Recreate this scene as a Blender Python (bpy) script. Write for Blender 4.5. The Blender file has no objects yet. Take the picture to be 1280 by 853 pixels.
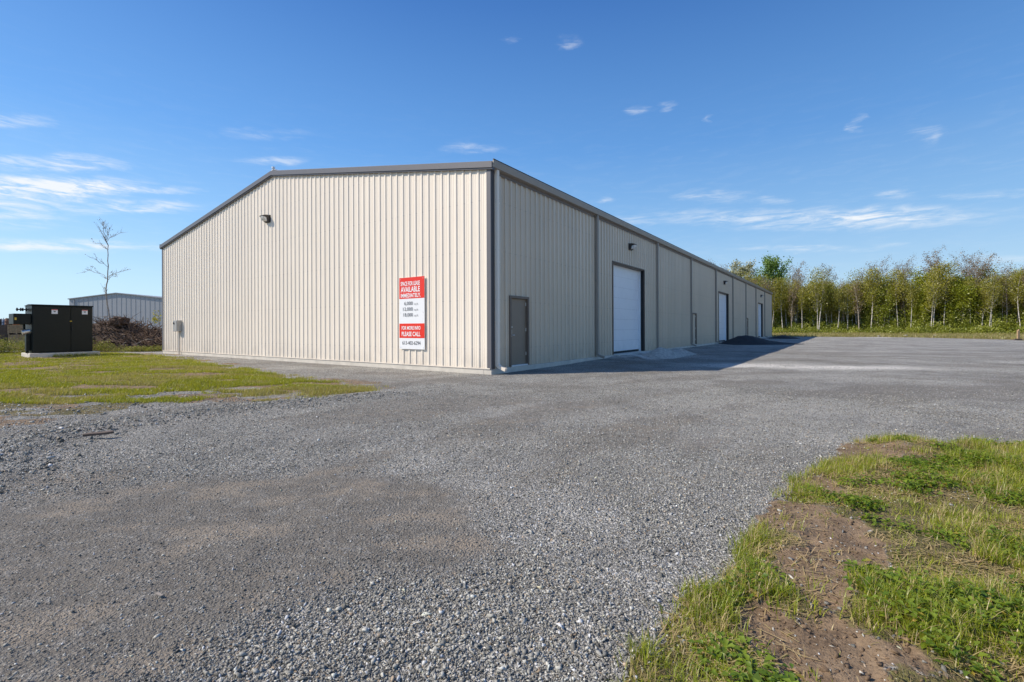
import bpy, bmesh, math, random
import numpy as np
from mathutils import Vector, Matrix, noise as mnoise

R = math.radians
rng = np.random.default_rng(11)
random.seed(11)
scene = bpy.context.scene
col = scene.collection

# ------------------------------------------------------------------ helpers
class MB:
    """collects boxes, tubes and sheets and links them as one mesh object"""
    def __init__(s):
        s.v = []; s.f = []; s.mi = []; s.m = 0
    def add(s, vs, fs):
        b = len(s.v); s.v += [tuple(p) for p in vs]
        for f in fs:
            s.f.append([i + b for i in f]); s.mi.append(s.m)
    def box(s, x0, x1, y0, y1, z0, z1):
        s.add([(x0,y0,z0),(x1,y0,z0),(x1,y1,z0),(x0,y1,z0),(x0,y0,z1),(x1,y0,z1),(x1,y1,z1),(x0,y1,z1)],
              [(0,3,2,1),(4,5,6,7),(0,1,5,4),(1,2,6,5),(2,3,7,6),(3,0,4,7)])
    def prism(s, poly, axis, a, b):
        """extrude a 2-D polygon along an axis ('x','y','z') from a to b"""
        n = len(poly)
        def pt(p, t):
            return {'x': (t, p[0], p[1]), 'y': (p[0], t, p[1]), 'z': (p[0], p[1], t)}[axis]
        s.add([pt(p, a) for p in poly] + [pt(p, b) for p in poly],
              [list(range(n))[::-1], list(range(n, 2*n))] + [(i, (i+1) % n, n+(i+1) % n, n+i) for i in range(n)])
    def tube(s, pts, rad, sides=6, cap=True):
        pts = [Vector(p) for p in pts]
        if not hasattr(rad, '__len__'): rad = [rad]*len(pts)
        vs = []; fs = []
        up = Vector((0.31, 0.17, 0.93)).normalized()
        for i, p in enumerate(pts):
            d = (pts[min(i+1, len(pts)-1)] - pts[max(i-1, 0)]).normalized()
            a = d.cross(up)
            if a.length < 1e-3: a = d.cross(Vector((1, 0, 0)))
            a.normalize(); b = d.cross(a)
            for k in range(sides):
                t = 2*math.pi*k/sides
                vs.append(p + (a*math.cos(t) + b*math.sin(t))*rad[i])
        for i in range(len(pts)-1):
            for k in range(sides):
                fs.append((i*sides+k, i*sides+(k+1) % sides, (i+1)*sides+(k+1) % sides, (i+1)*sides+k))
        if cap:
            fs.append(list(range(sides))[::-1]); fs.append([(len(pts)-1)*sides+k for k in range(sides)])
        s.add(vs, fs)
    def build(s, name, mats, parent=None, smooth=False, bevel=0):
        me = bpy.data.meshes.new(name)
        me.from_pydata(s.v, [], s.f)
        if not isinstance(mats, (list, tuple)): mats = [mats]
        for m in mats: me.materials.append(m)
        if len(mats) > 1: me.polygons.foreach_set('material_index', s.mi)
        if smooth: me.polygons.foreach_set('use_smooth', [True]*len(me.polygons))
        me.update()
        o = bpy.data.objects.new(name, me); col.objects.link(o)
        if parent: o.parent = parent
        if bevel:
            md = o.modifiers.new('b', 'BEVEL'); md.width = bevel; md.segments = 2; md.limit_method = 'ANGLE'
        return o

def np_mesh(name, verts, tris, mat, parent=None, colors=None, smooth=False, attr='tone'):
    """fast mesh from numpy arrays; tris is (n, k) with k = 3 or 4"""
    me = bpy.data.meshes.new(name)
    nv, nf, k = len(verts), len(tris), tris.shape[1]
    me.vertices.add(nv); me.vertices.foreach_set('co', np.ascontiguousarray(verts, np.float32).ravel())
    me.loops.add(nf*k); me.loops.foreach_set('vertex_index', np.ascontiguousarray(tris, np.int32).ravel())
    me.polygons.add(nf); me.polygons.foreach_set('loop_start', np.arange(0, nf*k, k, dtype=np.int32))
    me.polygons.foreach_set('loop_total', np.full(nf, k, np.int32))
    if smooth: me.polygons.foreach_set('use_smooth', np.ones(nf, bool))
    me.update(calc_edges=True)
    if colors is not None:
        a = me.color_attributes.new(attr, 'FLOAT_COLOR', 'POINT')
        c = np.ones((nv, 4), np.float32); c[:, :colors.shape[1]] = colors
        a.data.foreach_set('color', c.ravel())
    me.materials.append(mat)
    o = bpy.data.objects.new(name, me); col.objects.link(o)
    if parent: o.parent = parent
    return o

def tag(o, label=None, cat=None, group=None, kind=None):
    if label: o['label'] = label
    if cat: o['category'] = cat
    if group: o['group'] = group
    if kind: o['kind'] = kind
    return o

def empty(name, loc=(0, 0, 0), rz=0, parent=None):
    o = bpy.data.objects.new(name, None); col.objects.link(o)
    o.location = loc; o.rotation_euler = (0, 0, rz); o.empty_display_size = 0.2
    if parent: o.parent = parent
    return o

def copy_tree(o, parent=None):
    c = o.copy(); col.objects.link(c)
    if parent: c.parent = parent
    for ch in [x for x in bpy.data.objects if x.parent == o]:
        copy_tree(ch, c)
    return c

# numpy value noise
_perm = rng.random((256, 256)).astype(np.float32)
def vnoise(x, y):
    xi = np.floor(x).astype(int); yi = np.floor(y).astype(int)
    fx = x-xi; fy = y-yi
    fx = fx*fx*(3-2*fx); fy = fy*fy*(3-2*fy)
    a = _perm[xi & 255, yi & 255]; b = _perm[(xi+1) & 255, yi & 255]
    c = _perm[xi & 255, (yi+1) & 255]; d = _perm[(xi+1) & 255, (yi+1) & 255]
    return (a*(1-fx)+b*fx)*(1-fy)+(c*(1-fx)+d*fx)*fy
def fbm(x, y, o=4):
    s = 0; a = .5; t = 0
    for i in range(o):
        s = s+a*vnoise(x*2**i+17.3*i, y*2**i+9.1*i); t += a; a *= .5
    return s/t          # 0..1, mean .5
def sstep(a, b, x):
    t = np.clip((x-a)/(b-a), 0, 1); return t*t*(3-2*t)

def poly_sd(poly, x, y):
    """signed distance to a polygon, positive inside"""
    P = np.array(poly, float); d = np.full(x.shape, 1e18); ins = np.zeros(x.shape, bool)
    for i in range(len(P)):
        a = P[i]; b = P[(i+1) % len(P)]; e = b-a
        t = np.clip(((x-a[0])*e[0]+(y-a[1])*e[1])/max(e@e, 1e-12), 0, 1)
        d = np.minimum(d, (x-a[0]-t*e[0])**2+(y-a[1]-t*e[1])**2)
        c = (a[1] > y) != (b[1] > y)
        with np.errstate(divide='ignore', invalid='ignore'):
            xx = (b[0]-a[0])*(y-a[1])/(b[1]-a[1])+a[0]
        ins ^= c & (x < xx)
    return np.where(ins, 1, -1)*np.sqrt(d)

# ------------------------------------------------------------------ materials
class NT:
    def __init__(s, tree):
        s.t = tree; s.n = tree.nodes; s.l = tree.links
    def new(s, typ, **kw):
        n = s.n.new(typ)
        for k, v in kw.items(): setattr(n, k, v)
        return n
    def link(s, a, b): s.l.new(a, b)
    def val(s, inp, v):
        if hasattr(v, 'is_output'): s.link(v, inp)
        else: inp.default_value = v
    def math(s, op, a, b=0.0, c=None, clamp=False):
        n = s.new('ShaderNodeMath', operation=op, use_clamp=clamp)
        s.val(n.inputs[0], a); s.val(n.inputs[1], b)
        if c is not None: s.val(n.inputs[2], c)
        return n.outputs[0]
    def mix(s, fac, a, b, blend='MIX'):
        n = s.new('ShaderNodeMix', data_type='RGBA', blend_type=blend)
        s.val(n.inputs[0], fac); s.val(n.inputs[6], a); s.val(n.inputs[7], b)
        return n.outputs[2]
    def noise(s, vec, scale, detail=4, rough=.55, dist=0):
        n = s.new('ShaderNodeTexNoise')
        if vec is not None: s.link(vec, n.inputs['Vector'])
        n.inputs['Scale'].default_value = scale; n.inputs['Detail'].default_value = detail
        n.inputs['Roughness'].default_value = rough; n.inputs['Distortion'].default_value = dist
        return n.outputs['Fac']
    def ramp(s, fac, stops):
        n = s.new('ShaderNodeValToRGB'); s.link(fac, n.inputs[0])
        e = n.color_ramp.elements
        while len(e) < len(stops): e.new(0.5)
        for k, (p, c) in zip(e, stops):
            k.position = p; k.color = c if len(c) == 4 else (*c, 1)
        return n.outputs[0]
    def rng(s, x, a, b, c=0., d=1., smooth=True):
        n = s.new('ShaderNodeMapRange', interpolation_type='SMOOTHSTEP' if smooth else 'LINEAR')
        s.val(n.inputs[0], x)
        for i, v in enumerate((a, b, c, d)): n.inputs[i+1].default_value = v
        return n.outputs[0]
    def attr(s, name):
        return s.new('ShaderNodeAttribute', attribute_name=name)
    def bump(s, h, strength, dist):
        n = s.new('ShaderNodeBump'); n.inputs['Strength'].default_value = strength
        n.inputs['Distance'].default_value = dist; s.link(h, n.inputs['Height'])
        return n.outputs[0]

def new_mat(name):
    m = bpy.data.materials.new(name); m.use_nodes = True
    nt = NT(m.node_tree); b = m.node_tree.nodes['Principled BSDF']
    return m, nt, b

def paint(name, c, rough=.5, metal=0, var=.08, scale=3., grime=0., spec=.5, bump=0., lap=0.):
    """painted or plain surface with gentle uneven tone"""
    m, nt, b = new_mat(name)
    co = nt.new('ShaderNodeTexCoord').outputs['Object']
    n1 = nt.noise(co, scale, 5, .6)
    f = nt.rng(n1, .25, .75, 1-var, 1+var, False)
    vm = nt.new('ShaderNodeVectorMath', operation='SCALE'); vm.inputs[0].default_value = c[:3]; nt.link(f, vm.inputs['Scale'])
    colr = vm.outputs[0]
    if lap:
        so_ = nt.new('ShaderNodeSeparateXYZ'); nt.link(co, so_.inputs[0])
        wn_ = nt.new('ShaderNodeTexWhiteNoise', noise_dimensions='1D'); nt.link(nt.math('FLOOR', nt.math('DIVIDE', nt.math('ADD', nt.math('ADD', so_.outputs[0], so_.outputs[1]), 40.07), .9144)), wn_.inputs['W'])
        vm2 = nt.new('ShaderNodeVectorMath', operation='SCALE'); nt.link(colr, vm2.inputs[0]); nt.link(nt.rng(wn_.outputs['Value'], 0, 1, 1-lap, 1+lap, False), vm2.inputs['Scale']); colr = vm2.outputs[0]
        uu = nt.math('ADD', so_.outputs[0], so_.outputs[1])   # screw rows beside the ribs, one row per girt
        fu = nt.math('ABSOLUTE', nt.math('SUBTRACT', nt.math('FRACT', nt.math('DIVIDE', nt.math('ADD', uu, 30.48-.232), .3048)), .5))
        fz = nt.math('ABSOLUTE', nt.math('SUBTRACT', nt.math('FRACT', nt.math('DIVIDE', so_.outputs[2], 1.52)), .5))
        scr = nt.math('MULTIPLY', nt.math('LESS_THAN', fu, .055), nt.math('LESS_THAN', fz, .0085))
        colr = nt.mix(nt.math('MULTIPLY', scr, .17), colr, (.16, .14, .12, 1))
        wv_ = nt.new('ShaderNodeMapping'); nt.link(co, wv_.inputs[0]); wv_.inputs['Scale'].default_value = (1, 1, .35)
        nt.link(nt.bump(nt.noise(wv_.outputs[0], 2.6, 3), .22, .02), b.inputs['Normal'])
    if grime:
        sx = nt.new('ShaderNodeSeparateXYZ'); nt.link(co, sx.inputs[0])
        g = nt.rng(sx.outputs[2], .1, 1.1, grime, 0)
        g = nt.math('MULTIPLY', g, nt.rng(nt.noise(co, 1.7, 5, .65), .3, .7))
        colr = nt.mix(g, colr, (.24, .2, .16, 1))
    nt.link(colr, b.inputs['Base Color'])
    b.inputs['Roughness'].default_value = rough; b.inputs['Metallic'].default_value = metal
    b.inputs['Specular IOR Level'].default_value = spec
    if bump: nt.link(nt.bump(nt.noise(co, scale*12, 4), bump, .01), b.inputs['Normal'])
    return m

M = {}
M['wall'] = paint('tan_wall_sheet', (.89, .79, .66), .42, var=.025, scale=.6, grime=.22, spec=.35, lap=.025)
M['wall_side'] = paint('tan_side_sheet', (.70, .585, .445), .34, var=.04, scale=.6, grime=.25, spec=.5, lap=.03)  # same tan sheet, its colour darkened to stand in for the wall's shade
M['trim'] = paint('grey_trim', (.135, .13, .138), .45, var=.04)
M['gutter'] = paint('brown_grey_gutter', (.34, .30, .255), .45, var=.05)
M['dark_trim'] = paint('dark_trim', (.055, .052, .055), .5, var=.1)
M['brown_trim'] = paint('bronze_trim', (.17, .13, .10), .5, var=.1)
M['roof'] = paint('grey_roof_sheet', (.30, .30, .31), .4, var=.05)
M['concrete'] = paint('concrete', (.62, .57, .49), .9, var=.16, scale=2.2, bump=.25)
M['white_door'] = paint('white_door_sheet', (.86, .87, .88), .4, var=.03, grime=.16)
M['seam'] = paint('shadow_gap', (.35, .36, .38), .7)
M['grey_door'] = paint('brown_grey_door', (.27, .21, .15), .5, var=.05)
M['steel'] = paint('brushed_steel', (.72, .72, .7), .35, metal=.8, var=.05)
M['alu'] = paint('bright_threshold', (.8, .8, .78), .4, metal=.2)
M['black'] = paint('black_rubber', (.015, .015, .016), .7)
M['bronze'] = paint('dark_bronze_housing', (.045, .04, .038), .45)
M['lens'] = paint('pale_lamp_lens', (.75, .75, .72), .15, var=.05)
M['meter'] = paint('grey_meter_box', (.36, .355, .34), .5, var=.05)
M['sign_white'] = paint('white_sign_board', (.85, .85, .85), .4, var=.01)
M['sign_red'] = paint('red_sign_board', (.80, .032, .012), .38, var=.06, scale=1.2)
M['ink_white'] = paint('white_lettering', (.88, .88, .88), .5, var=.01)
M['ink_grey'] = paint('grey_lettering', (.11, .11, .115), .5, var=.01)
M['ink_pale'] = paint('pale_grey_lettering', (.34, .34, .34), .5, var=.01)
M['cabinet'] = paint('dark_green_enamel', (.0045, .008, .0065), .42, var=.2, spec=.3)
M['label_white'] = paint('white_sticker', (.8, .8, .8), .5)
M['label_red'] = paint('red_sticker', (.6, .05, .04), .5)
M['yellow'] = paint('yellow_sticker', (.75, .5, .05), .5)
M['far_wall'] = paint('grey_far_sheet', (.43, .435, .445), .6, var=.05, scale=.5)
M['far_rib'] = paint('grey_far_rib', (.35, .36, .375), .6)
M['soil'] = paint('dark_pile_soil', (.08, .048, .032), .95, var=.4, scale=4, bump=.8)
M['stick'] = paint('dead_root_wood', (.15, .098, .066), .9, var=.6, scale=3)
M['stick_pale'] = paint('bleached_wood', (.3, .26, .22), .9, var=.3, scale=3)
M['asphalt_heap'] = paint('black_crushed_heap', (.03, .03, .032), .9, var=.4, scale=30, bump=.9)
M['wood'] = paint('crate_wood', (.40, .27, .15), .8, var=.3, scale=6)
M['wood_dark'] = paint('weathered_wood', (.12, .085, .065), .85, var=.3, scale=6)
M['blue_plastic'] = paint('blue_plastic', (.06, .16, .42), .45)
M['orange_plastic'] = paint('orange_plastic', (.55, .14, .05), .5)
M['rock'] = paint('pale_rock', (.42, .40, .38), .9, var=.25, scale=5, bump=.5)

def leaf_mat(name, c1, c2, trans=.35, dead=None):
    m, nt, b = new_mat(name)
    nt.n.remove(b)
    a = nt.attr('tone')
    sp = nt.new('ShaderNodeSeparateColor'); nt.link(a.outputs['Color'], sp.inputs[0])
    oi = nt.new('ShaderNodeObjectInfo')
    k = nt.math('ADD', nt.math('MULTIPLY', sp.outputs[0], .75), nt.math('MULTIPLY', oi.outputs['Random'], .25))
    c = nt.mix(k, (*c1, 1), (*c2, 1))
    if dead: c = nt.mix(sp.outputs[1], c, (*dead, 1))
    d = nt.new('ShaderNodeBsdfDiffuse'); nt.link(c, d.inputs[0])
    t = nt.new('ShaderNodeBsdfTranslucent'); nt.link(c, t.inputs[0])
    mx = nt.new('ShaderNodeMixShader'); mx.inputs[0].default_value = trans
    nt.link(d.outputs[0], mx.inputs[1]); nt.link(t.outputs[0], mx.inputs[2])
    gl = nt.new('ShaderNodeBsdfGlossy'); gl.inputs['Roughness'].default_value = .45; gl.inputs[0].default_value = (1, 1, 1, 1)
    m2 = nt.new('ShaderNodeMixShader'); m2.inputs[0].default_value = .04
    nt.link(mx.outputs[0], m2.inputs[1]); nt.link(gl.outputs[0], m2.inputs[2])
    nt.link(m2.outputs[0], nt.n['Material Output'].inputs[0])
    return m
M['leaf_birch'] = leaf_mat('yellow_green_leaves', (.16, .165, .014), (.50, .45, .05))
M['leaf_green'] = leaf_mat('fresh_green_leaves', (.11, .155, .007), (.42, .43, .024))
M['leaf_poplar'] = leaf_mat('bright_green_leaves', (.08, .16, .025), (.24, .37, .07))
M['leaf_red'] = leaf_mat('reddish_buds', (.15, .10, .055), (.33, .23, .12))
M['leaf_dark'] = leaf_mat('dark_needles', (.022, .035, .015), (.07, .095, .03), .15)
M['leaf_pine'] = leaf_mat('pale_pine_needles', (.17, .19, .09), (.52, .50, .30), .2)
M['leaf_shrub'] = leaf_mat('undergrowth_leaves', (.11, .15, .014), (.40, .42, .05), .3, (.40, .31, .14))
M['blade'] = leaf_mat('grass_blades', (.15, .22, .010), (.50, .52, .032), .45, (.72, .53, .28))
M['lawn_blade'] = leaf_mat('lawn_blades', (.17, .22, .005), (.46, .445, .014), .45, (.46, .36, .15))
M['weed'] = leaf_mat('weed_leaves', (.08, .16, .010), (.30, .38, .03), .4, (.45, .30, .05))

def bark_mat(name, c1, c2, scale):
    m, nt, b = new_mat(name)
    co = nt.new('ShaderNodeTexCoord').outputs['Object']
    mp = nt.new('ShaderNodeMapping'); mp.inputs['Scale'].default_value = (1, 1, 2.2); nt.link(co, mp.inputs[0])
    n = nt.noise(mp.outputs[0], scale, 5, .7)
    nt.link(nt.ramp(n, [(.38, c1), (.62, c2)]), b.inputs['Base Color'])
    b.inputs['Roughness'].default_value = .9
    return m
M['bark_pale'] = bark_mat('pale_birch_bark', (.30, .27, .23), (.76, .70, .62), 3)
M['bark_grey'] = bark_mat('grey_brown_bark', (.18, .15, .12), (.44, .38, .32), 4)
M['bark_dark'] = bark_mat('dark_bark', (.06, .05, .04), (.17, .14, .11), 4)
# ------------------------------------------------------------------ the warehouse
W, L = 24.384, 67.75
ANG = math.pi/2 - 0.60711
CORNER = (-0.645, 14.497, 0.0)
ZB, HE, HR = 0.16, 6.24, 8.27
PITCH = .3048
def profile(u0, u1, steep=False):
    pts = set([u0, u1])
    k = math.floor(u0/PITCH)-1
    tmpl = [(-.060, 0), (-.030, .031), (.030, .031), (.060, 0), (.098, 0), (.108, .006), (.120, .006), (.130, 0), (.175, 0), (.185, .006), (.197, .006), (.207, 0)]
    if steep: tmpl = [(-.050, 0), (-.036, .045), (.036, .045), (.050, 0), (.102, 0), (.106, .010), (.122, .010), (.126, 0), (.179, 0), (.183, .010), (.199, .010), (.203, 0)]
    full = []
    while k*PITCH < u1+1:
        full += [(k*PITCH+a+.15, d) for a, d in tmpl]; k += 1
    fu = [p[0] for p in full]; fd = [p[1] for p in full]
    us = sorted(pts | {u for u in fu if u0 < u < u1})
    return [(u, float(np.interp(u, fu, fd))) for u in us]

def ribbed(mb, u0, u1, z0, z1, place, steep=False):
    """z0, z1 are functions of u; place(u, d, z) gives the local point"""
    pr = profile(u0, u1, steep); vs = []; fs = []
    for u, d in pr:
        vs += [place(u, d, z0(u)), place(u, d, z1(u))]
    for i in range(len(pr)-1):
        fs.append((2*i, 2*i+2, 2*i+3, 2*i+1))
    mb.add(vs, fs)

wh = empty('warehouse', CORNER, ANG)
tag(wh, 'long tan ribbed metal warehouse with grey gable trim and white overhead doors', 'warehouse')
roofline = lambda u: HE + (HR-HE)*(1-abs(u-W/2)/(W/2))
m = MB(); ribbed(m, 0, W, lambda u: ZB, lambda u: roofline(u)+.12, lambda u, d, z: (-d, u, z))
tag(m.build('gable_wall', M['wall'], wh), 'sunlit cream gable wall with vertical ribs')
m = MB(); ribbed(m, 0, W, lambda u: ZB, lambda u: roofline(u)+.12, lambda u, d, z: (L+d, u, z)); m.build('rear_gable_wall', M['wall'], wh)
m = MB(); ribbed(m, 0, L, lambda u: ZB, lambda u: HE+.1, lambda u, d, z: (u, W+d, z)); m.build('rear_wall', M['wall'], wh)
PD = [(.98, 2.04), (23.25, 24.33), (45.65, 46.72)]     # person doors
OD = [(9.26, 13.46), (31.82, 35.95), (54.2, 58.25)]    # overhead doors
PDH, ODH = 2.42, 4.46
ops = sorted([(a, b, PDH) for a, b in PD]+[(a, b, ODH) for a, b in OD])
m = MB(); u = 0
for a, b, hgt in ops:
    ribbed(m, u, a, lambda u: ZB, lambda u: HE+.1, lambda u, d, z: (u, -d, z), True)
    ribbed(m, a, b, lambda u, h=hgt: h, lambda u: HE+.1, lambda u, d, z: (u, -d, z), True); u = b
ribbed(m, u, L, lambda u: ZB, lambda u: HE+.1, lambda u, d, z: (u, -d, z), True)
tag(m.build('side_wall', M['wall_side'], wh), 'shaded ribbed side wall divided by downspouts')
# interior darkness behind the openings is closed by the doors; a plain inner lining stops light leaks
m = MB()
m.box(.06, L-.06, .52, W-.06, .02, HE-.2); m.build('inner_lining', M['dark_trim'], wh)
# foundation
m = MB()
m.box(-.03, L+.03, -.045, .25, -.6, ZB-.003)
m.box(-.03, .25, .253, W+.03, -.6, ZB-.003)
m.box(L-.25, L+.03, .253, W+.03, -.6, ZB-.003)
m.box(.253, L-.253, W-.2, W+.03, -.6, ZB-.003)
m.build('foundation', M['concrete'], wh, bevel=.012)
# base flashing under the sheets
m = MB()
m.box(-.055, -.048, .0, W, ZB+.0, ZB+.035)
m.build('base_flashing', M['wall'], wh)
# roof: two sheets with seams
m = MB()
ov = .10; th = .09
for sgn in (0, 1):
    e0 = -.04 if sgn == 0 else W+.04
    zz0 = HE+.12; zz1 = HR+.14
    q = [(e0, zz0), (W/2, zz1), (W/2, zz1+th), (e0, zz0+th)]
    if sgn: q = q[::-1]
    m.prism(q, 'x', -ov+.06, L+ov-.06)
    for k in range(1, 111):
        x = k*.61
        m.prism([(e0+.02*(1-2*sgn), zz0+th+.001), (W/2, zz1+th+.001), (W/2, zz1+th+.05), (e0+.02*(1-2*sgn), zz0+th+.05)][::(1-2*sgn)], 'x', x-.02, x+.02)
rf = m.build('roof', M['roof'], wh)
m = MB(); m.prism([(W/2-.28, HR+.205), (W/2, HR+.295), (W/2+.28, HR+.205), (W/2, HR+.33)], 'x', -.02, L+.02)
m.tube([(.0, W/2, HR+.33), (.0, W/2, HR+.40)], .07, 8)
m.build('ridge_cap', M['white_door'], rf)
# rake trim on each gable: a boxed fascia, 22 cm tall
for x0, x1 in ((-.135, .02), (L-.02, L+.135)):
    m = MB()
    for sgn in (1, -1):
        e = -.16 if sgn == 1 else W+.16
        ze = HE+(HR-HE)*(-.16)/(W/2)
        q = [(e, ze), (W/2, HR), (W/2, HR+.185), (e, ze+.185)]
        if sgn == -1: q = q[::-1]
        m.prism(q, 'x', x0, x1)
        q = [(e, ze-.045), (W/2, HR-.045), (W/2, HR-.003), (e, ze-.003)]
        if sgn == -1: q = q[::-1]
        m.prism(q, 'x', x0+.03 if x0 < 1 else x0, x1 if x0 < 1 else x1-.03)
    m.build('rake_trim', M['trim'], wh)
# corner trims
def corner_trim(cx, cy, sx, sy, mat):
    m = MB()
    a = [(cx-sx*.052, cy-sy*.052), (cx-sx*.052, cy+sy*.095), (cx-sx*.002, cy+sy*.095), (cx-sx*.002, cy-sy*.002), (cx+sx*.13, cy-sy*.002), (cx+sx*.13, cy-sy*.052)]
    m.prism(a, 'z', ZB+.01, HE-.03)
    return m.build('corner_trim', mat, wh)
corner_trim(0, 0, 1, 1, M['trim']); corner_trim(0, W, 1, -1, M['trim']); corner_trim(L, 0, -1, 1, M['trim']); corner_trim(L, W, -1, -1, M['trim'])
m = MB(); m.box(.003, .125, -.06, -.0535, ZB+.02, HE-.05)
m.build('corner_seal', M['dark_trim'], wh)  # dark sheet over the corner trim's side leg, painting in its shade
# gutters with a rolled lip
for y0, sg in ((-.05, -1), (W+.05, 1)):
    m = MB()
    sec = [(y0, HE-.02), (y0+sg*.13, HE+.0), (y0+sg*.165, HE+.16), (y0+sg*.165, HE+.205), (y0+sg*.14, HE+.205), (y0+sg*.13, HE+.17), (y0, HE+.17)]
    if sg == 1: sec = sec[::-1]
    m.prism(sec, 'x', -.10, L+.10)
    g_ = m.build('gutter', M['gutter'], wh)
    m = MB(); m.box(-.11, L+.11, min(y0+sg*.135, y0+sg*.175), max(y0+sg*.135, y0+sg*.175), HE+.208, HE+.228)
    m.build('gutter_lip', M['dark_trim'], g_)
m = MB(); m.box(.14, L-.14, -.049, -.038, HE-.13, HE+.05); m.build('eave_trim', M['brown_trim'], wh)  # dark strip painting in the shade below the gutter
# downspouts, one at each bay line
def downspout(s, zb=ZB, w=.105):
    m = MB()
    pts = [(0, -.11), (0, -.11)]
    m.box(s, s+w, -.155, -.05, zb+.10, HE-.02)
    # kicked-out foot
    m.prism([(-.05, zb+.22), (-.05, zb+.099), (-.155, zb+.02), (-.40, zb-.06), (-.43, zb+.035), (-.21, zb+.10), (-.1551, zb+.16)], 'x', s+.001, s+w-.001)
    for z in (1.6, 3.4, 5.2): m.box(s-.012, s+w+.012, -.16, -.045, z, z+.035)
    return m.build('downspout', M['gutter'] if s > 1 else M['wall'], wh)  # corner spout takes the paler wall colour in place of sun on it
for s in (.155, 7.34, 15.39, 22.68, 30.46, 37.72, 45.0, 52.1, 59.7): downspout(s)
# person doors
for i, (a, b) in enumerate(PD):
    e = empty('person_door', (a, 0, 0), 0, wh); w = b-a
    tag(e, ['brown grey steel door with lever handle beside the building corner', 'tan steel door between the first and second overhead doors', 'tan steel door beyond the dark gravel heap'][i])
    m = MB()
    m.box(-.03, .05, -.062, .16, ZB+.02, PDH+.03); m.box(w-.05, w+.03, -.062, .16, ZB+.02, PDH+.03)
    m.box(.0501, w-.0501, -.062, .16, PDH-.05, PDH+.03)
    m.build('door_frame', M['brown_trim'], e, bevel=.006)
    m = MB(); m.box(.053, w-.053, .03, .075, ZB+.055, PDH-.053)
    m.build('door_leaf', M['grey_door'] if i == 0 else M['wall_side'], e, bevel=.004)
    m = MB(); m.box(.05, w-.05, -.05, .16, ZB-.0, ZB+.05); m.build('threshold', M['alu'], e, bevel=.008)
    m = MB(); m.box(.11, .165, .012, .03, 1.12, 1.36)
    m.tube([(.138, .02, 1.18), (.138, -.035, 1.18), (.24, -.04, 1.18)], .012, 8)
    m.tube([(.138, .03, 1.44), (.138, -.004, 1.44)], .032, 12)
    m.build('door_handle', M['steel'], e)
    for z in (.5, 1.3, 2.15):
        m = MB(); m.tube([(w-.06, .022, z), (w-.06, .022, z+.11)], .011, 6); m.build('hinge', M['steel'], e)
# overhead doors, set back in a deep reveal
for i, (a, b) in enumerate(OD):
    e = empty('overhead_door', (a, 0, 0), 0, wh); w = b-a; rc = .25
    tag(e, ['large white sectional overhead door nearest the building corner', 'white sectional overhead door in the middle of the long wall', 'white sectional overhead door near the far end of the wall'][i])
    zt = ODH
    m = MB()   # five panels with seams between
    n = 8; z0 = .27; ph = (zt-.03-z0)/n
    for k in range(n):
        m.box(.02, w-.14, rc, rc+.05, z0+k*ph, z0+(k+1)*ph-.006)
        for q in (.33, .66): m.box(.02, w-.14, rc-.004, rc-.0005, z0+k*ph+ph*q-.006, z0+k*ph+ph*q+.006)
    p = m.build('door_panel', M['white_door'], e, bevel=.003)
    m = MB(); m.box(.015, w-.135, rc+.012, rc+.045, z0, zt-.03); m.build('panel_seam', M['seam'], p)
    m = MB(); m.box(.02, w-.14, rc-.012, rc+.055, .175, .262); m.build('bottom_seal', M['black'], p)
    m = MB(); m.box(w-.135, w-.05, rc-.10, rc+.06, ZB+.003, zt-.04); m.build('door_track', M['white_door'], e)
    m = MB(); m.box(w-.048, w-.002, .012, rc-.10, ZB+.003, zt-.003); m.build('weather_seal', M['black'], e)
    m = MB()
    m.box(-.02, .012, -.052, rc+.06, ZB+.02, zt+.04)
    m.box(.0125, w+.015, -.052, .008, zt-.002, zt+.04)
    m.box(w-.001, w+.015, -.058, .008, ZB+.02, zt-.003)
    m.build('jamb_trim', M['brown_trim'], e)
    m = MB(); m.box(.013, w-.05, .011, rc+.06, zt-.03, zt+.03); m.build('head_trim', M['brown_trim'], e)
    m = MB(); m.box(-.05, w+.05, -.35, rc+.1, -.5, ZB+.006); m.build('door_sill', M['concrete'], e, bevel=.02)

def to_world(x, y, z=0):
    c, s_ = math.cos(ANG), math.sin(ANG)
    return (CORNER[0]+c*x-s_*y, CORNER[1]+s_*x+c*y, z)

# ------------------------------------------------------------------ things fixed to the walls
def wall_light(name, loc, rz, label, w=.36):
    e = empty(name, loc, rz); tag(e, label, 'wall light')
    m = MB()   # local: wall plane at y=0, out is -y
    m.prism([(0, -.14), (0, .15), (-.12, .16), (-.30, .12), (-.30, .08), (-.14, .06), (-.10, -.14)], 'x', -w/2, w/2)
    m.build('housing', M['bronze'], e, bevel=.01)
    m = MB(); m.prism([(-.101, -.12), (-.142, .055), (-.298, .075), (-.25, -.02), (-.17, -.10)], 'x', -w/2+.03, w/2-.03)
    m.build('lens', M['lens'], e, bevel=.015)
    m = MB(); m.box(-w/2-.02, w/2+.02, -.012, .04, -.16, .17); m.build('back_plate', M['bronze'], e)
    return e
wall_light('wall_light', to_world(-.04, 12.6, 6.38), ANG-math.pi/2, 'wall pack light high on the sunlit gable under the ridge', .34)
wall_light('wall_light', to_world(11.4, -.04, 5.42), ANG, 'dark wall light above the nearest and largest overhead door')
wall_light('wall_light', to_world(34.1, -.04, 5.38), ANG, 'dark wall light above the middle overhead door')
wall_light('wall_light', to_world(56.5, -.04, 5.38), ANG, 'dark wall light above the farthest overhead door')

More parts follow.
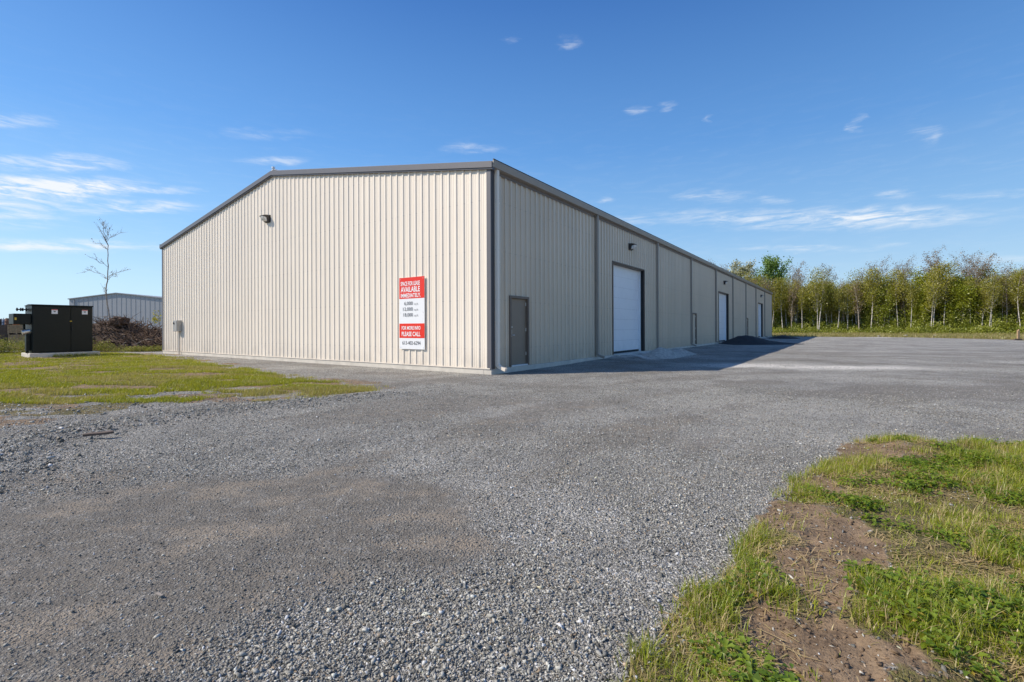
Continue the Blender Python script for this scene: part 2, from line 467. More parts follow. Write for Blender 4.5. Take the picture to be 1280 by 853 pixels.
mb_ = empty('meter_box', to_world(-.04, 21.98, 1.30), ANG-math.pi/2); tag(mb_, 'small grey electrical meter box low on the gable wall', 'meter box')
m = MB(); m.box(-.25, .25, -.24, .0, 0, .62); m.build('box_body', M['meter'], mb_, bevel=.012)
m = MB(); m.box(-.235, .235, -.252, -.242, .012, .60); m.build('box_cover', M['meter'], mb_, bevel=.006)
m = MB(); m.tube([(-.12, -.285, .46), (-.12, -.253, .46)], .06, 14); m.build('meter_dial', M['dark_trim'], mb_)
m = MB(); m.tube([(.06, -.07, -.003), (.06, -.07, -1.4)], .022, 8); m.build('conduit', M['meter'], mb_)

# lease sign, 4 by 8 feet, on the gable
SG = empty('lease_sign', to_world(-.044, 3.335, .70), ANG-math.pi/2)   # local: x to the photo's right, out is -y
tag(SG, 'red and white space for lease sign screwed to the gable wall', 'sign')
sw, sh = 1.22, 2.46
m = MB(); m.box(-sw/2, sw/2, -.02, -.010, 0, sh); m.build('sign_board', M['sign_white'], SG, bevel=.003)
m = MB(); m.box(-sw/2+.001, sw/2-.001, -.0245, -.0205, sh*.705, sh-.001); m.build('red_panel', M['sign_red'], SG)
m = MB(); m.box(-sw/2+.001, sw/2-.001, -.0245, -.0205, sh*.155, sh*.357); m.build('red_panel', M['sign_red'], SG)
for x in (-.55, .55):
    for z in (.06, 1.25, sh-.06):
        m = MB(); m.tube([(x, -.029, z), (x, -.02, z)], .012, 8); m.build('screw', M['steel'], SG)
def lettering(txt, x0, x1, z0, hgt, mat, bold=.0, shear=0):
    cu = bpy.data.curves.new('lettering', 'FONT'); cu.body = txt; cu.size = 1; cu.offset = bold; cu.shear = shear
    o = bpy.data.objects.new('tmp', cu); col.objects.link(o)
    dg = bpy.context.evaluated_depsgraph_get(); dg.update()
    me = bpy.data.meshes.new_from_object(o.evaluated_get(dg)); bpy.data.objects.remove(o)
    co = np.array([v.co[:] for v in me.vertices])
    a, b = co.min(0), co.max(0)
    capb = 0 if ',' in txt or '.' in txt else a[1]
    sx = (x1-x0)/(b[0]-a[0]); sz = hgt/(b[1]-capb)
    new = np.zeros_like(co); new[:, 0] = x0+(co[:, 0]-a[0])*sx; new[:, 1] = -.0275 ; new[:, 2] = z0+(co[:, 1]-capb)*sz
    me.vertices.foreach_set('co', new.astype(np.float32).ravel()); me.update()
    me.materials.clear(); me.materials.append(mat)
    o = bpy.data.objects.new('lettering', me); col.objects.link(o); o.parent = SG
    return o
H = sh
lettering('SPACE FOR LEASE', -.53, .40, H*.885, .145, M['ink_white'], .02)
lettering('AVAILABLE', -.53, .40, H*.795, .185, M['ink_white'], .02)
lettering('IMMEDIATELY.', -.53, .44, H*.722, .135, M['ink_white'], .02)
for t, z, xa in (('6,000', .615, -.36), ('12,000', .535, -.42), ('18,000', .455, -.40)):
    lettering(t, xa, .06, H*z, .118, M['ink_grey'], .0); lettering('sq.ft.', .12, .33, H*z, .07, M['ink_pale'])
lettering('FOR MORE INFO', -.49, .42, H*.270, .125, M['ink_white'], .02)
lettering('PLEASE CALL', -.49, .42, H*.180, .155, M['ink_white'], .02)
lettering('613-402-6294', -.46, .42, H*.062, .125, M['ink_grey'], .0)

# ------------------------------------------------------------------ switchgear cabinet on its slab
pad = tag((lambda m: (m.box(-.12, 2.55, -.22, 1.55, -.4, .27), m.build('concrete_pad', M['concrete'], None, bevel=.03))[1])(MB()), 'low concrete slab under the black-green cabinet', 'concrete pad')
CAB = (-23.40, 23.35)
pad.location = (*CAB, 0); pad.rotation_euler.z = ANG
cab = empty('electrical_cabinet', (*CAB, .272), ANG); tag(cab, 'tall black-green electrical cabinet with two doors on the slab', 'electrical cabinet')
# local: x along the front to the photo's right, front plane y=0 facing -y
m = MB(); m.box(.0, 2.3, .02, 1.35, 0, 2.33); m.prism([(-.03, 2.33), (1.39, 2.33), (1.39, 2.36), (.6, 2.42), (-.03, 2.39)], 'x', -.03, 2.33)
m.build('cabinet_body', M['cabinet'], cab, bevel=.015)
for x0, x1 in ((.03, 1.415), (1.43, 2.27)):
    m = MB(); m.box(x0, x1, -.02, .018, .06, 2.29); d = m.build('cabinet_door', M['cabinet'], cab, bevel=.012)
    if x0 < 1:
        m = MB(); m.box(1.385, 1.47, -.03, -.0205, 1.56, 1.60); m.build('yellow_label', M['yellow'], d)
        m = MB(); m.tube([(1.47, -.06, 1.12), (1.47, -.06, 1.30)], .02, 8); m.tube([(1.47, -.06, 1.21), (1.47, -.018, 1.21)], .02, 8); m.build('door_handle', M['black'], d)
for x in (.70, 1.86):
    m = MB(); m.box(x, x+.23, -.026, -.0205, 1.94, 2.17); l_ = m.build('warning_label', M['label_white'], cab)
    m = MB(); m.box(x+.004, x+.226, -.0295, -.0265, 2.13, 2.166); m.build('label_header', M['label_red'], l_)
    m = MB(); m.box(x+.07, x+.16, -.0295, -.0265, 2.06, 2.09); m.box(x+.09, x+.14, -.0295, -.0265, 2.03, 2.055); m.build('label_mark', M['ink_grey'], l_)
m = MB(); m.box(-.62, -.003, .10, 1.1, 1.42, 1.93); sb = m.build('side_box', M['cabinet'], cab, bevel=.015)
m = MB(); m.box(-.58, -.51, .092, .0995, 1.62, 1.74); m.build('yellow_label', M['yellow'], sb)
m = MB(); m.tube([(-.42, .8, 2.15), (-.003, .8, 2.15)], .03, 8)
for x in (-.40, -.27, -.2, -.08): m.tube([(x, .8, 2.15), (x+.04, .8, 2.15)], .085, 12)
m.build('insulator', M['black'], cab)
m = MB(); m.box(-.17, -.003, .2, .5, .12, .95); m.tube([(-.12, .3, .0), (-.12, .3, .13)], .06, 10); m.tube([(-.17, .6, 1.1), (-.17, .6, 1.42)], .05, 8)
m.build('cable_riser', M['cabinet'], cab, bevel=.01)
m = MB(); m.tube([(-.30, .3, 1.02), (-.02, .3, 1.08)], [.12, .12], 14); m.build('riser_cap', M['steel'], cab)

# ------------------------------------------------------------------ grey building far behind
FB = empty('metal_building', (-73.0, 79.0, 0), R(-3)); tag(FB, 'distant plain grey metal building with a low gable behind the brush pile', 'metal building')
fw, fe, fr = 16.3, 6.45, 7.35
m = MB(); m.prism([(0, -.3), (fw, -.3), (fw, fe), (fw/2, fr), (0, fe)], 'y', 0, 34); m.build('wall', M['far_wall'], FB)
m = MB()
for k in range(1, 20):
    x = k*fw/20; zt = fe+(fr-fe)*(1-abs(x-fw/2)/(fw/2))
    m.box(x-.03, x+.03, -.022, -.002, 0, zt-.1)
tag(m.build('wall_rib', M['far_rib'], FB), kind='stuff')
m = MB(); m.box(.78, .95, -.10, -.003, 0, fe-.05); m.build('downspout', M['far_rib'], FB)
m = MB()
for q in ([(-.15, fe), (fw/2, fr+.02), (fw/2, fr+.16), (-.15, fe+.14)], [(fw/2, fr+.02), (fw+.15, fe), (fw+.15, fe+.14), (fw/2, fr+.16)]): m.prism(q, 'y', -.15, 34.1)
m.build('roof', M['far_rib'], FB)
# ------------------------------------------------------------------ ground: zones and heights in metres
VERGE = [(-1.6,-3),(-1.0,-.5),(-.35,.8),(.42,1.89),(.49,1.97),(.81,2.32),(1.17,2.7),(1.67,3.34),(2.46,4.28),(3.34,5.14),(4.1,5.86),(4.65,6.06),(5.32,5.8),(6.01,5.63),(9,5.2),(14,5.6),(22,3),(30,-6),(20,-20),(0,-20)]
LAWN = [(-70,45),(-33.3,31.2),(-24.1,29.46),(-18.8,26.4),(-9.71,17.1),(-5.47,13.64),(-3.72,12.03),(-3.1,11.2),(-3.35,10.02),(-4.12,9.48),(-4.98,9.61),(-7.0,10.76),(-8.42,10.28),(-9.31,9.61),(-10.07,9.42),(-20,9.9),(-70,12)]
MIXED = [(-10.5,9.6),(-8.42,10.5),(-7.0,10.9),(-4.98,9.7),(-4.0,9.4),(-5.4,8.9),(-6.4,8.3),(-6.9,7.6),(-7.3,6.9),(-20,5.2),(-70,6),(-70,12),(-20,10)]
YARD = [(-70,-70),(-70,12),(-70,20),(-45,33),(-33,34),(-26.5,31.4),(-24.0,31.8),(-20,34),(-12,60),(0,84),(24,86),(34,75.5),(39.5,73),(51.4,67),(54,60),(54,54),(51,47.5),(58,41),(95,34),(95,-70)]
FINES = [(-4.3,3.9),(-3.6,4.35),(-2.6,4.75),(-.8,4.55),(-.25,4.1),(-.2,3.1),(-.42,2.85),(-.85,2.5),(-1.35,2.2),(-1.3,1.85),(-1.2,.9),(-3,.5),(-6,3.2)]
DIRT = [(3.95,5.32,.64,.42,.3),(2.18,3.45,.36,.44,-.5),(1.64,2.62,.23,.34,-.5),(1.34,2.05,.30,.32,0),(1.98,2.95,.20,.32,-.4),(2.75,4.2,.16,.34,-.5)]
SCAR = [(-5.0,4.3),(-5.5,5.2),(-6.14,6.33),(-5.47,7.43),(-4.76,8.37),(-3.6,9.2),(-2.6,10.2)]
def line_d(P, x, y):
    d = np.full(x.shape, 1e18)
    for (ax, ay), (bx, by) in zip(P[:-1], P[1:]):
        ex, ey = bx-ax, by-ay
        t = np.clip(((x-ax)*ex+(y-ay)*ey)/(ex*ex+ey*ey), 0, 1)
        d = np.minimum(d, (x-ax-t*ex)**2+(y-ay-t*ey)**2)
    return np.sqrt(d)
def loc_building(x, y):
    c, s_ = math.cos(ANG), math.sin(ANG); X = x-CORNER[0]; Y = y-CORNER[1]
    return c*X+s_*Y, -s_*X+c*Y
def zones(x, y):
    x = np.asarray(x, float); y = np.asarray(y, float)
    jit = (fbm(x*1.7, y*1.7, 4)-.5)
    j2 = (fbm(x*6, y*6, 3)-.5)
    verge = poly_sd(VERGE, x, y)+jit*.35+j2*.14
    lawn = poly_sd(LAWN, x, y)+jit*1.1+j2*.3
    mixed = poly_sd(MIXED, x, y)+jit*1.4+j2*.4
    yard = poly_sd(YARD, x, y)+(fbm(x*.4, y*.4, 3)-.5)*2.5
    fines = poly_sd(FINES, x, y)+jit*.9
    dirt = np.full(x.shape, -9.)
    for cx, cy, a, b, r in DIRT:
        c, s_ = math.cos(r), math.sin(r)
        u = ((x-cx)*c+(y-cy)*s_)/a; v = (-(x-cx)*s_+(y-cy)*c)/b
        dirt = np.maximum(dirt, 1-np.sqrt(u*u+v*v)+jit*1.2+j2*1.1)
    return dict(verge=verge, lawn=lawn, mixed=mixed, yard=yard, fines=fines, dirt=dirt)
def height(x, y, z=None):
    x = np.asarray(x, float); y = np.asarray(y, float)
    z = z or zones(x, y)
    s_, t = loc_building(x, y)
    r = np.hypot(x, y)
    away = sstep(.2, 3, np.maximum(np.maximum(-s_, s_-L), np.maximum(-t, t-W)))
    h = (fbm(x*.25, y*.25, 3)-.5)*.09*away*sstep(80, 30, r)
    h = h+(fbm(x*2.2, y*2.2, 4)-.5)*.045*away*sstep(25, 10, r)
    v = sstep(-.05, .5, z['verge'])
    h = h+v*(.045+(fbm(x*3.1+5, y*3.1, 4)-.5)*.13)-sstep(0, .5, z['dirt'])*v*.03
    h = h+sstep(-.3, 2.5, z['lawn'])*(.07+(fbm(x*.9, y*.9, 4)-.5)*.10)
    h = h+np.exp(-(line_d(SCAR, x, y)/.28)**2)*(.055+.05*(fbm(x*5, y*5, 3)-.5))*sstep(.2,.5,fbm(x*1.3+3,y*1.3,2)+.1)
    # gravel ramped up to the first door sill
    h = h+.15*sstep(8.3, 9.6, s_)*sstep(15.0, 13.2, s_)*sstep(-2.4, -.35, t)*(t < .3)*(.75+.5*(fbm(x*1.5, y*1.5, 3)-.5))
    h = h+.04*sstep(-1.6, -.1, t)*sstep(4, 7, s_)*(t < .3)*(s_ < L)
    # the field rises a touch behind the yard on the right
    h = h+sstep(2, 22, -z['yard'])*(x > 10)*.35
    return h

rr = [.3]
while rr[-1] < 3500:
    q = rr[-1]; rr.append(q*(1.011 if q < 14 else 1.016 if q < 120 else 1.06))
rr = np.array(rr)
th = np.concatenate([np.arange(-180, -56, 6.), np.arange(-54, 54.01, .36), np.arange(58, 180, 6.)])
TH, RR = np.meshgrid(np.radians(th), rr)
gx = (RR*np.sin(TH)).ravel(); gy = (RR*np.cos(TH)).ravel()
Z = zones(gx, gy); gz = height(gx, gy, Z)
nr, nc = TH.shape
idx = np.arange(nr*nc).reshape(nr, nc)
nxt = np.roll(idx, -1, axis=1)
quads = np.stack([idx[:-1], nxt[:-1], nxt[1:], idx[1:]], -1).reshape(-1, 4)[:, ::-1]
# weights: R gravel, G grass floor, B bare dirt
wv = sstep(-.04, .10, Z['verge']); wl = sstep(-.1, .8, Z['lawn']+(fbm(gx*1.1+40, gy*1.6, 4)-.45)*2.0)*(Z['lawn'] > -.3); wf = sstep(1.0, -.2, Z['yard'])
wm = sstep(-.5, .6, Z['mixed'])*(1-wl)
mixn = fbm(gx*1.1+40, gy*1.6, 4); mixn2 = fbm(gx*.8+9, gy*1.5+4, 4)
grass = np.maximum.reduce([wv*(1-sstep(-.25, .45, Z['dirt'])), wl*(1-.8*sstep(.53, .62, mixn2)), wf, wm*sstep(.47, .60, mixn)])
dirtw = np.clip(np.maximum.reduce([wv*sstep(-.25, .45, Z['dirt'])/np.maximum(1-grass, .05), wm*sstep(.50, .60, mixn2)*.9, wl*.95, .8*sstep(.5, .0, np.abs(Z['lawn']+.25))*sstep(.45, .6, mixn2)])*(1-grass), 0, 1)
grav = np.clip(1-grass-dirtw, 0, 1)
zone = np.stack([grav, grass, dirtw], 1)
# second set: R brown fines, G pale dust, B coarse loose stone
s_l, t_l = loc_building(gx, gy)
streak = fbm(gx*1.1+gy*.5, gy*2.4-gx*.9, 4)
fin = sstep(-.25, .35, Z['fines'])
ra_ = np.hypot(gx-13, gy+3); an_ = np.arctan2(gy+3, gx-13); trk = .5*fbm((gx*.6+gy*.35)*.9, gy*.65+3, 3)+.5*fbm(ra_*1.15, an_*1.6+5, 3)
brk_ = .75
fin = np.maximum(fin, brk_*sstep(.50, .62, trk)*sstep(3, 5, RR.ravel())*sstep(60, 16, RR.ravel()))
pale = np.zeros(gx.shape); brown = .72*sstep(.53, .67, fbm(gx*2.1+gy*1.1, gy*3.9-gx*1.3, 5))*fin*(RR.ravel() < 9)
brown = np.maximum(brown, 1.6*np.exp(-(((gx+.28)/.13)**2+((gy-3.12)/.11)**2))*1.1)
pw = lambda cx, cy, a, b: np.exp(-(((gx-cx)/a)**2+((gy-cy)/b)**2))
pale = np.maximum(pale, .95*np.clip(np.maximum(pw(8.8, 17.6, 2.0, 1.1), pw(11.4, 16.6, 2.7, .8)), 0, 1)*sstep(.18, .42, fbm(gx*1.2, gy*2.6, 4))*1.5)
pale = np.maximum(pale, 1.0*sstep(8.0, 9.6, s_l)*sstep(16.0, 13.2, s_l)*sstep(-3.0, -.8, t_l)*(t_l < .3)*sstep(.36, .58, fbm(gx*1.6, gy*1.6, 4)))
pale = np.maximum(pale, .8*pw(49.5, 64, 6, 1.2)*sstep(.4, .6, fbm(gx*.6, gy*.6, 3)))
zone2 = np.stack([fin, np.clip(pale, 0, 1), brown], 1)

def ground_mat():
    m, nt, b = new_mat('yard_ground')
    co = nt.new('ShaderNodeTexCoord').outputs['Object']
    z1 = nt.new('ShaderNodeSeparateColor'); nt.link(nt.attr('zone').outputs['Color'], z1.inputs[0])
    z2 = nt.new('ShaderNodeSeparateColor'); nt.link(nt.attr('zone2').outputs['Color'], z2.inputs[0])
    def vor(scale, feat='F1'):
        v = nt.new('ShaderNodeTexVoronoi', feature=feat); nt.link(co, v.inputs['Vector'])
        v.inputs['Scale'].default_value = scale; return v
    v1 = vor(58); v2 = vor(150)
    s1 = nt.new('ShaderNodeSeparateColor'); nt.link(v1.outputs['Color'], s1.inputs[0])
    s2 = nt.new('ShaderNodeSeparateColor'); nt.link(v2.outputs['Color'], s2.inputs[0])
    c1 = nt.ramp(s1.outputs[0], [(0, (.18, .172, .153)), (.45, (.385, .368, .33)), (.8, (.58, .555, .505)), (.93, (.74, .72, .67)), (.97, (.52, .40, .28))])
    c2 = nt.ramp(s2.outputs[0], [(0, (.17, .162, .145)), (.5, (.37, .352, .316)), (.9, (.58, .555, .505)), (1, (.6, .59, .57))])
    pick = nt.rng(s1.outputs[1], .35, .6)
    g = nt.mix(pick, c2, c1)
    edge = nt.rng(v1.outputs['Distance'], .25, .75, 1.0, .55)
    g = nt.mix(1.0, g, edge, 'MULTIPLY')
    n_big = nt.noise(co, .35, 5, .6, .6); n_mid = nt.noise(co, 1.6, 5, .65)
    tone = nt.math('ADD', nt.rng(n_big, .3, .7, .98, 1.48), nt.rng(n_mid, .3, .7, -.14, .16))
    g = nt.mix(1.0, g, tone, 'MULTIPLY')
    # fines: darker, browner
    fines = nt.mix(nt.noise(co, 60, 4, .7), (.095, .084, .07, 1), (.27, .24, .20, 1))
    fm = nt.math('MULTIPLY', z2.outputs[0], nt.rng(nt.noise(co, 9, 5, .7), .3, .6, .45, .95), clamp=True)
    g = nt.mix(fm, g, fines)
    pm = nt.math('MULTIPLY', z2.outputs[1], nt.rng(nt.noise(co, 14, 5, .75), .30, .55, .3, 1), clamp=True)
    dusty = nt.mix(nt.noise(co, 40, 4, .7), (.74, .69, .61, 1), (.96, .92, .85, 1))
    g = nt.mix(pm, g, dusty)
    bm_ = nt.math('MULTIPLY', z2.outputs[2], nt.rng(nt.noise(co, 22, 5, .75), .35, .60, .15, 1), clamp=True)
    g = nt.mix(bm_, g, nt.mix(nt.noise(co, 50, 4, .7), (.22, .175, .13, 1), (.50, .42, .325, 1)))
    nd = nt.noise(co, 5, 6, .68); nf = nt.noise(co, 45, 5, .7)
    dirt = nt.mix(nt.rng(nd, .32, .68), (.10, .064, .039, 1), (.34, .24, .15, 1))
    dirt = nt.mix(nt.rng(nf, .35, .7), dirt, (.25, .175, .11, 1))
    gf = nt.mix(nt.rng(nt.noise(co, 2.2, 6, .7), .35, .65), (.33, .26, .13, 1), (.17, .16, .045, 1))
    gf = nt.mix(nt.rng(nt.noise(co, 26, 5, .75), .4, .66), gf, (.16, .12, .06, 1))
    br = nt.math('MULTIPLY', nt.math('SUBTRACT', nt.noise(co, 16, 5, .7), .5), .9)
    wd = nt.rng(nt.math('ADD', z1.outputs[2], br), .3, .6)
    wg = nt.rng(nt.math('ADD', z1.outputs[1], br), .35, .6)
    c = nt.mix(wg, nt.mix(wd, g, dirt), gf)
    nt.link(c, b.inputs['Base Color'])
    b.inputs['Roughness'].default_value = .92; b.inputs['Specular IOR Level'].default_value = .25
    hgt = nt.math('ADD', nt.math('MULTIPLY', nt.rng(v1.outputs['Distance'], 0, .8, 1, 0), nt.math('ADD', s1.outputs[2], .2)), nt.math('MULTIPLY', nt.rng(v2.outputs['Distance'], 0, .8, 1, 0), .35))
    hgt = nt.math('MULTIPLY', hgt, nt.math('SUBTRACT', 1.0, nt.math('MULTIPLY', fm, .6)))
    hgt = nt.math('ADD', nt.math('MULTIPLY', hgt, nt.math('SUBTRACT', 1.0, nt.math('MULTIPLY', wd, .8))), nt.math('MULTIPLY', nf, .6))
    nt.link(nt.bump(hgt, 1.0, .022), b.inputs['Normal'])
    return m
M['ground'] = ground_mat()
allv = np.stack([gx, gy, gz], 1)
fc = quads
def fsel(a): return a[fc].mean(1)
verge_f = fsel(Z['verge']) > 0; lawn_f = (fsel(np.maximum(Z['lawn'], Z['mixed'])) > 0) & ~verge_f
field_f = (fsel(Z['yard']) < 0) & ~verge_f & ~lawn_f
def ground_piece(name, mask):
    q = quads[mask]; used, inv = np.unique(q, return_inverse=True); q = inv.reshape(q.shape)
    o = np_mesh(name, allv[used], q, M['ground'], smooth=True, colors=zone[used], attr='zone')
    a = o.data.color_attributes.new('zone2', 'FLOAT_COLOR', 'POINT')
    c = np.ones((len(used), 4), np.float32); c[:, :3] = zone2[used]; a.data.foreach_set('color', c.ravel())
    tag(o, kind='structure'); return o
ground_piece('gravel_yard', ~verge_f & ~lawn_f & ~field_f)
ground_piece('verge_soil', verge_f); ground_piece('lawn_soil', lawn_f); ground_piece('field', field_f)

# ------------------------------------------------------------------ loose stones near the viewer (nobody could count them)
def stone_templates(n=12, npt=7):
    out = []
    for k in range(n):
        bm = bmesh.new()
        for i in range(npt):
            v = Vector(rng.normal(size=3)); v.normalize(); v *= .8+.4*rng.random(); bm.verts.new(v)
        bmesh.ops.convex_hull(bm, input=bm.verts)
        loose = [v for v in bm.verts if not v.link_faces]
        for v in loose: bm.verts.remove(v)
        bmesh.ops.triangulate(bm, faces=bm.faces[:]); bm.verts.index_update()
        out.append((np.array([v.co[:] for v in bm.verts]), np.array([[v.index for v in f.verts] for f in bm.faces])))
        bm.free()
    return out
ST = stone_templates()
def rotmats(n):
    q = rng.normal(size=(n, 4)); q /= np.linalg.norm(q, axis=1)[:, None]
    w, x, y, z = q.T
    return np.stack([1-2*(y*y+z*z), 2*(x*y-z*w), 2*(x*z+y*w), 2*(x*y+z*w), 1-2*(x*x+z*z), 2*(y*z-x*w), 2*(x*z-y*w), 2*(y*z+x*w), 1-2*(x*x+y*y)], 1).reshape(n, 3, 3)
def stones(name, px_, py_, size, colr, mat, sink=.25):
    V = []; F = []; C = []; base = 0
    hz = height(px_, py_)
    which = rng.integers(0, len(ST), len(px_))
    for k, (tv, tf) in enumerate(ST):
        s_ = np.where(which == k)[0]; n = len(s_)
        if not n: continue
        asp = np.stack([rng.uniform(.9, 1.5, n), rng.uniform(.65, 1.1, n), rng.uniform(.45, .85, n)], 1)
        loc = tv[None]*asp[:, None]*size[s_][:, None, None]
        Rm = rotmats(n); v = np.einsum('nij,nkj->nki', Rm, loc)
        v[:, :, 2] *= .8
        v += np.stack([px_[s_], py_[s_], hz[s_]+size[s_]*sink], 1)[:, None]
        V.append(v.reshape(-1, 3)); F.append((tf[None]+(np.arange(n)*len(tv))[:, None, None]+base).reshape(-1, 3))
        C.append(np.repeat(colr[s_], len(tv), 0)); base += n*len(tv)
    return np_mesh(name, np.concatenate(V), np.concatenate(F), mat, colors=np.concatenate(C))
def stone_mat():
    m, nt, b = new_mat('crushed_stone')
    co = nt.new('ShaderNodeTexCoord').outputs['Object']
    a = nt.attr('tone')
    c = nt.mix(1.0, a.outputs['Color'], nt.rng(nt.noise(co, 160, 3, .7), .3, .7, .72, 1.25), 'MULTIPLY')
    nt.link(c, b.inputs['Base Color']); b.inputs['Roughness'].default_value = .75; b.inputs['Specular IOR Level'].default_value = .35
    return m
M['stone'] = stone_mat()
def stone_cols(n):
    g = np.clip(rng.lognormal(math.log(.29), .45, n), .085, .68)
    c = np.stack([g*1.06, g*1.02, g*.90], 1)
    k = rng.random(n)
    warm = k < .045; c[warm] = np.stack([g, g*.78, g*.55], 1)[warm]*1.35
    brt = k > .975; c[brt] *= 1.6
    return np.clip(c, .05, .60)
def polar_pts(n, r0, r1, p, a=53):
    """random ground points, density falling as r^-p"""
    u = rng.random(n); e = 2-p
    r = (r0**e+u*(r1**e-r0**e))**(1/e); t = np.radians(rng.uniform(-a, a, n))
    return r*np.sin(t), r*np.cos(t), r
x, y, r = polar_pts(470000, 1.25, 12.5, 1.5)
z_ = zones(x, y)
dens = np.where(z_['verge'] > 0.03, 0.0, 1.0)*np.where(z_['lawn'] > -.1, .0, 1.0)*np.where(z_['mixed'] > 0, .35, 1.0)
fi = sstep(-.25, .35, z_['fines']); dens *= 1-.62*fi
dens *= .45+.75*sstep(.32, .62, fbm(x*.8, y*.8, 4))
keep = rng.random(len(x)) < np.clip(dens, 0, 1)
x, y, r, fi = x[keep], y[keep], r[keep], fi[keep]
sz = np.clip(rng.lognormal(math.log(.0056), .42, len(x)), .0028, .02)*(1-.32*fi)*(1+.14*sstep(3.6, 1.6, r))
cs_ = stone_cols(len(x)); cs_ = cs_*(1-.15*fi[:, None])
tag(stones('loose_gravel', x, y, sz, cs_, M['stone']), kind='stuff')
x, y, r = polar_pts(190000, 9.5, 30, 1.9, 50)
z_ = zones(x, y); s_b, t_b = loc_building(x, y)
k = (z_['verge'] < .03) & (z_['lawn'] < -.1) & (z_['yard'] > 0) & ~((s_b > -.05) & (t_b > -.06)) & (rng.random(len(x)) < .3+.9*sstep(.35, .62, fbm(x*.6, y*.6, 4)))
x, y, r = x[k], y[k], r[k]
tag(stones('far_loose_gravel', x, y, np.clip(rng.lognormal(math.log(.0075), .35, len(x)), .004, .018), np.minimum(stone_cols(len(x)), .46), M['stone']), kind='stuff')
# few stones on the dirt and in the grass
x, y, r = polar_pts(26000, 1.3, 8, 1.3)
z_ = zones(x, y); keep = (z_['verge'] > 0) & (rng.random(len(x)) < np.where(z_['dirt'] > -.1, .30, .06)+.8*sstep(.22, .0, z_['verge']))
keep |= (z_['verge'] > 0) & (np.hypot((x-3.5)/.7, (y-3.85)/.3) < 1) & (rng.random(len(x)) < .9)
x, y = x[keep], y[keep]
tag(stones('scattered_stones', x, y, np.clip(rng.lognormal(math.log(.008), .45, len(x)), .003, .024), stone_cols(len(x))*1.1, M['stone'], .1), kind='stuff')
# clods on the dirt
x, y, r = polar_pts(52000, 1.3, 8, 1.3); z_ = zones(x, y); keep = (z_['verge'] > 0) & (z_['dirt'] > .0)
x, y = x[keep], y[keep]; g = rng.uniform(.5, 1.2, len(x))[:, None]
tag(stones('soil_clods', x, y, np.clip(rng.lognormal(math.log(.0062), .55, len(x)), .002, .026), g*np.array([.21, .14, .085]), M['stone'], .05), kind='stuff')
# coarse stones thrown up along the scar at the left
n = 7000; k = rng.integers(0, len(SCAR)-1, n); t = rng.random(n); P = np.array(SCAR)
q = P[k]+(P[k+1]-P[k])*t[:, None]+rng.normal(size=(n, 2))*np.array([.42, .30])
z_ = zones(q[:, 0], q[:, 1]); q = q[z_['lawn'] < 0]
tag(stones('bank_gravel', q[:, 0], q[:, 1], np.clip(rng.lognormal(math.log(.011), .45, len(q)), .005, .04), stone_cols(len(q))*.9, M['stone'], .3), kind='stuff')
x = rng.uniform(-16, -4, 5200); y = rng.uniform(6.5, 11, 5200); z_ = zones(x, y); k = z_['mixed'] > 0; x, y = x[k], y[k]
tag(stones('patch_gravel', x, y, np.clip(rng.lognormal(math.log(.014), .45, len(x)), .006, .045), stone_cols(len(x)), M['stone'], .3), kind='stuff')

# ------------------------------------------------------------------ grass
def blades(name, bx, by, hgt, wid, mat, lean=.35, segs=3, dry=None, tonev=None, azi=None):
    n = len(bx); bz = height(bx, by)-.004
    az = rng.uniform(0, 2*np.pi, n) if azi is None else azi
    d = np.stack([np.cos(az), np.sin(az)], 1); sd = np.stack([-d[:, 1], d[:, 0]], 1)
    ln = np.abs(rng.normal(0, lean, n))+.08
    V = []
    for i in range(segs+1):
        t = i/segs
        out = ln*hgt*t**1.8; up = hgt*(t-.18*ln*t*t)
        c = np.stack([bx+d[:, 0]*out, by+d[:, 1]*out, bz+up], 1)
        w = wid*(1-t**1.6)
        if i < segs:
            V += [c-np.c_[sd*w[:, None]*.5, np.zeros(n)], c+np.c_[sd*w[:, None]*.5, np.zeros(n)]]
        else: V.append(c)
    k = 2*segs+1
    v = np.stack(V, 1).reshape(-1, 3)
    tri = []
    for i in range(segs-1): a = 2*i; tri += [(a, a+1, a+3), (a, a+3, a+2)]
    a = 2*(segs-1); tri.append((a, a+1, a+2))
    f = (np.array(tri)[None]+(np.arange(n)*k)[:, None, None]).reshape(-1, 3)
    tn = rng.random(n) if tonev is None else tonev
    dr = np.zeros(n) if dry is None else dry
    c = np.stack([tn, dr, np.zeros(n)], 1)
    return tag(np_mesh(name, v, f, mat, colors=np.repeat(c, k, 0)), kind='stuff')
# right verge
n = 14000
cx = rng.uniform(-.6, 9.5, n*5); cyy = rng.uniform(1.0, 6.6, n*5); z_ = zones(cx, cyy)
lush = np.clip(sstep(.46, .60, fbm(cx*1.7+31, cyy*1.7, 4))+.35*sstep(-.2, 1.6, cx-.62*cyy-.4)*sstep(.3, .5, fbm(cx*2.4, cyy*2.4+8, 3)), 0, 1)
edge = sstep(.0, .08, z_['verge'])*sstep(.5, .15, z_['verge'])*sstep(.40, .52, fbm(cx*1.4+2, cyy*1.4+70, 3))
p = np.clip(np.maximum(lush*.95, edge*.62), .05, 1)*(z_['verge'] > .0)*(1-.97*sstep(-.35, .25, z_['dirt']))*(np.abs(cx) < 1.2*cyy+.7)
k = rng.random(len(cx)) < p*.36*np.clip(4/np.maximum(cyy, 1), .6, 1.6)
cx, cyy, lush = cx[k], cyy[k], lush[k]
nb = rng.integers(7, 24, len(cx))
tall = .8*np.clip(.05+.07*lush+.12*sstep(1.0, 3.2, cx-.55*cyy)*rng.random(len(cx)), .04, .27)*rng.uniform(.65, 1.3, len(cx))
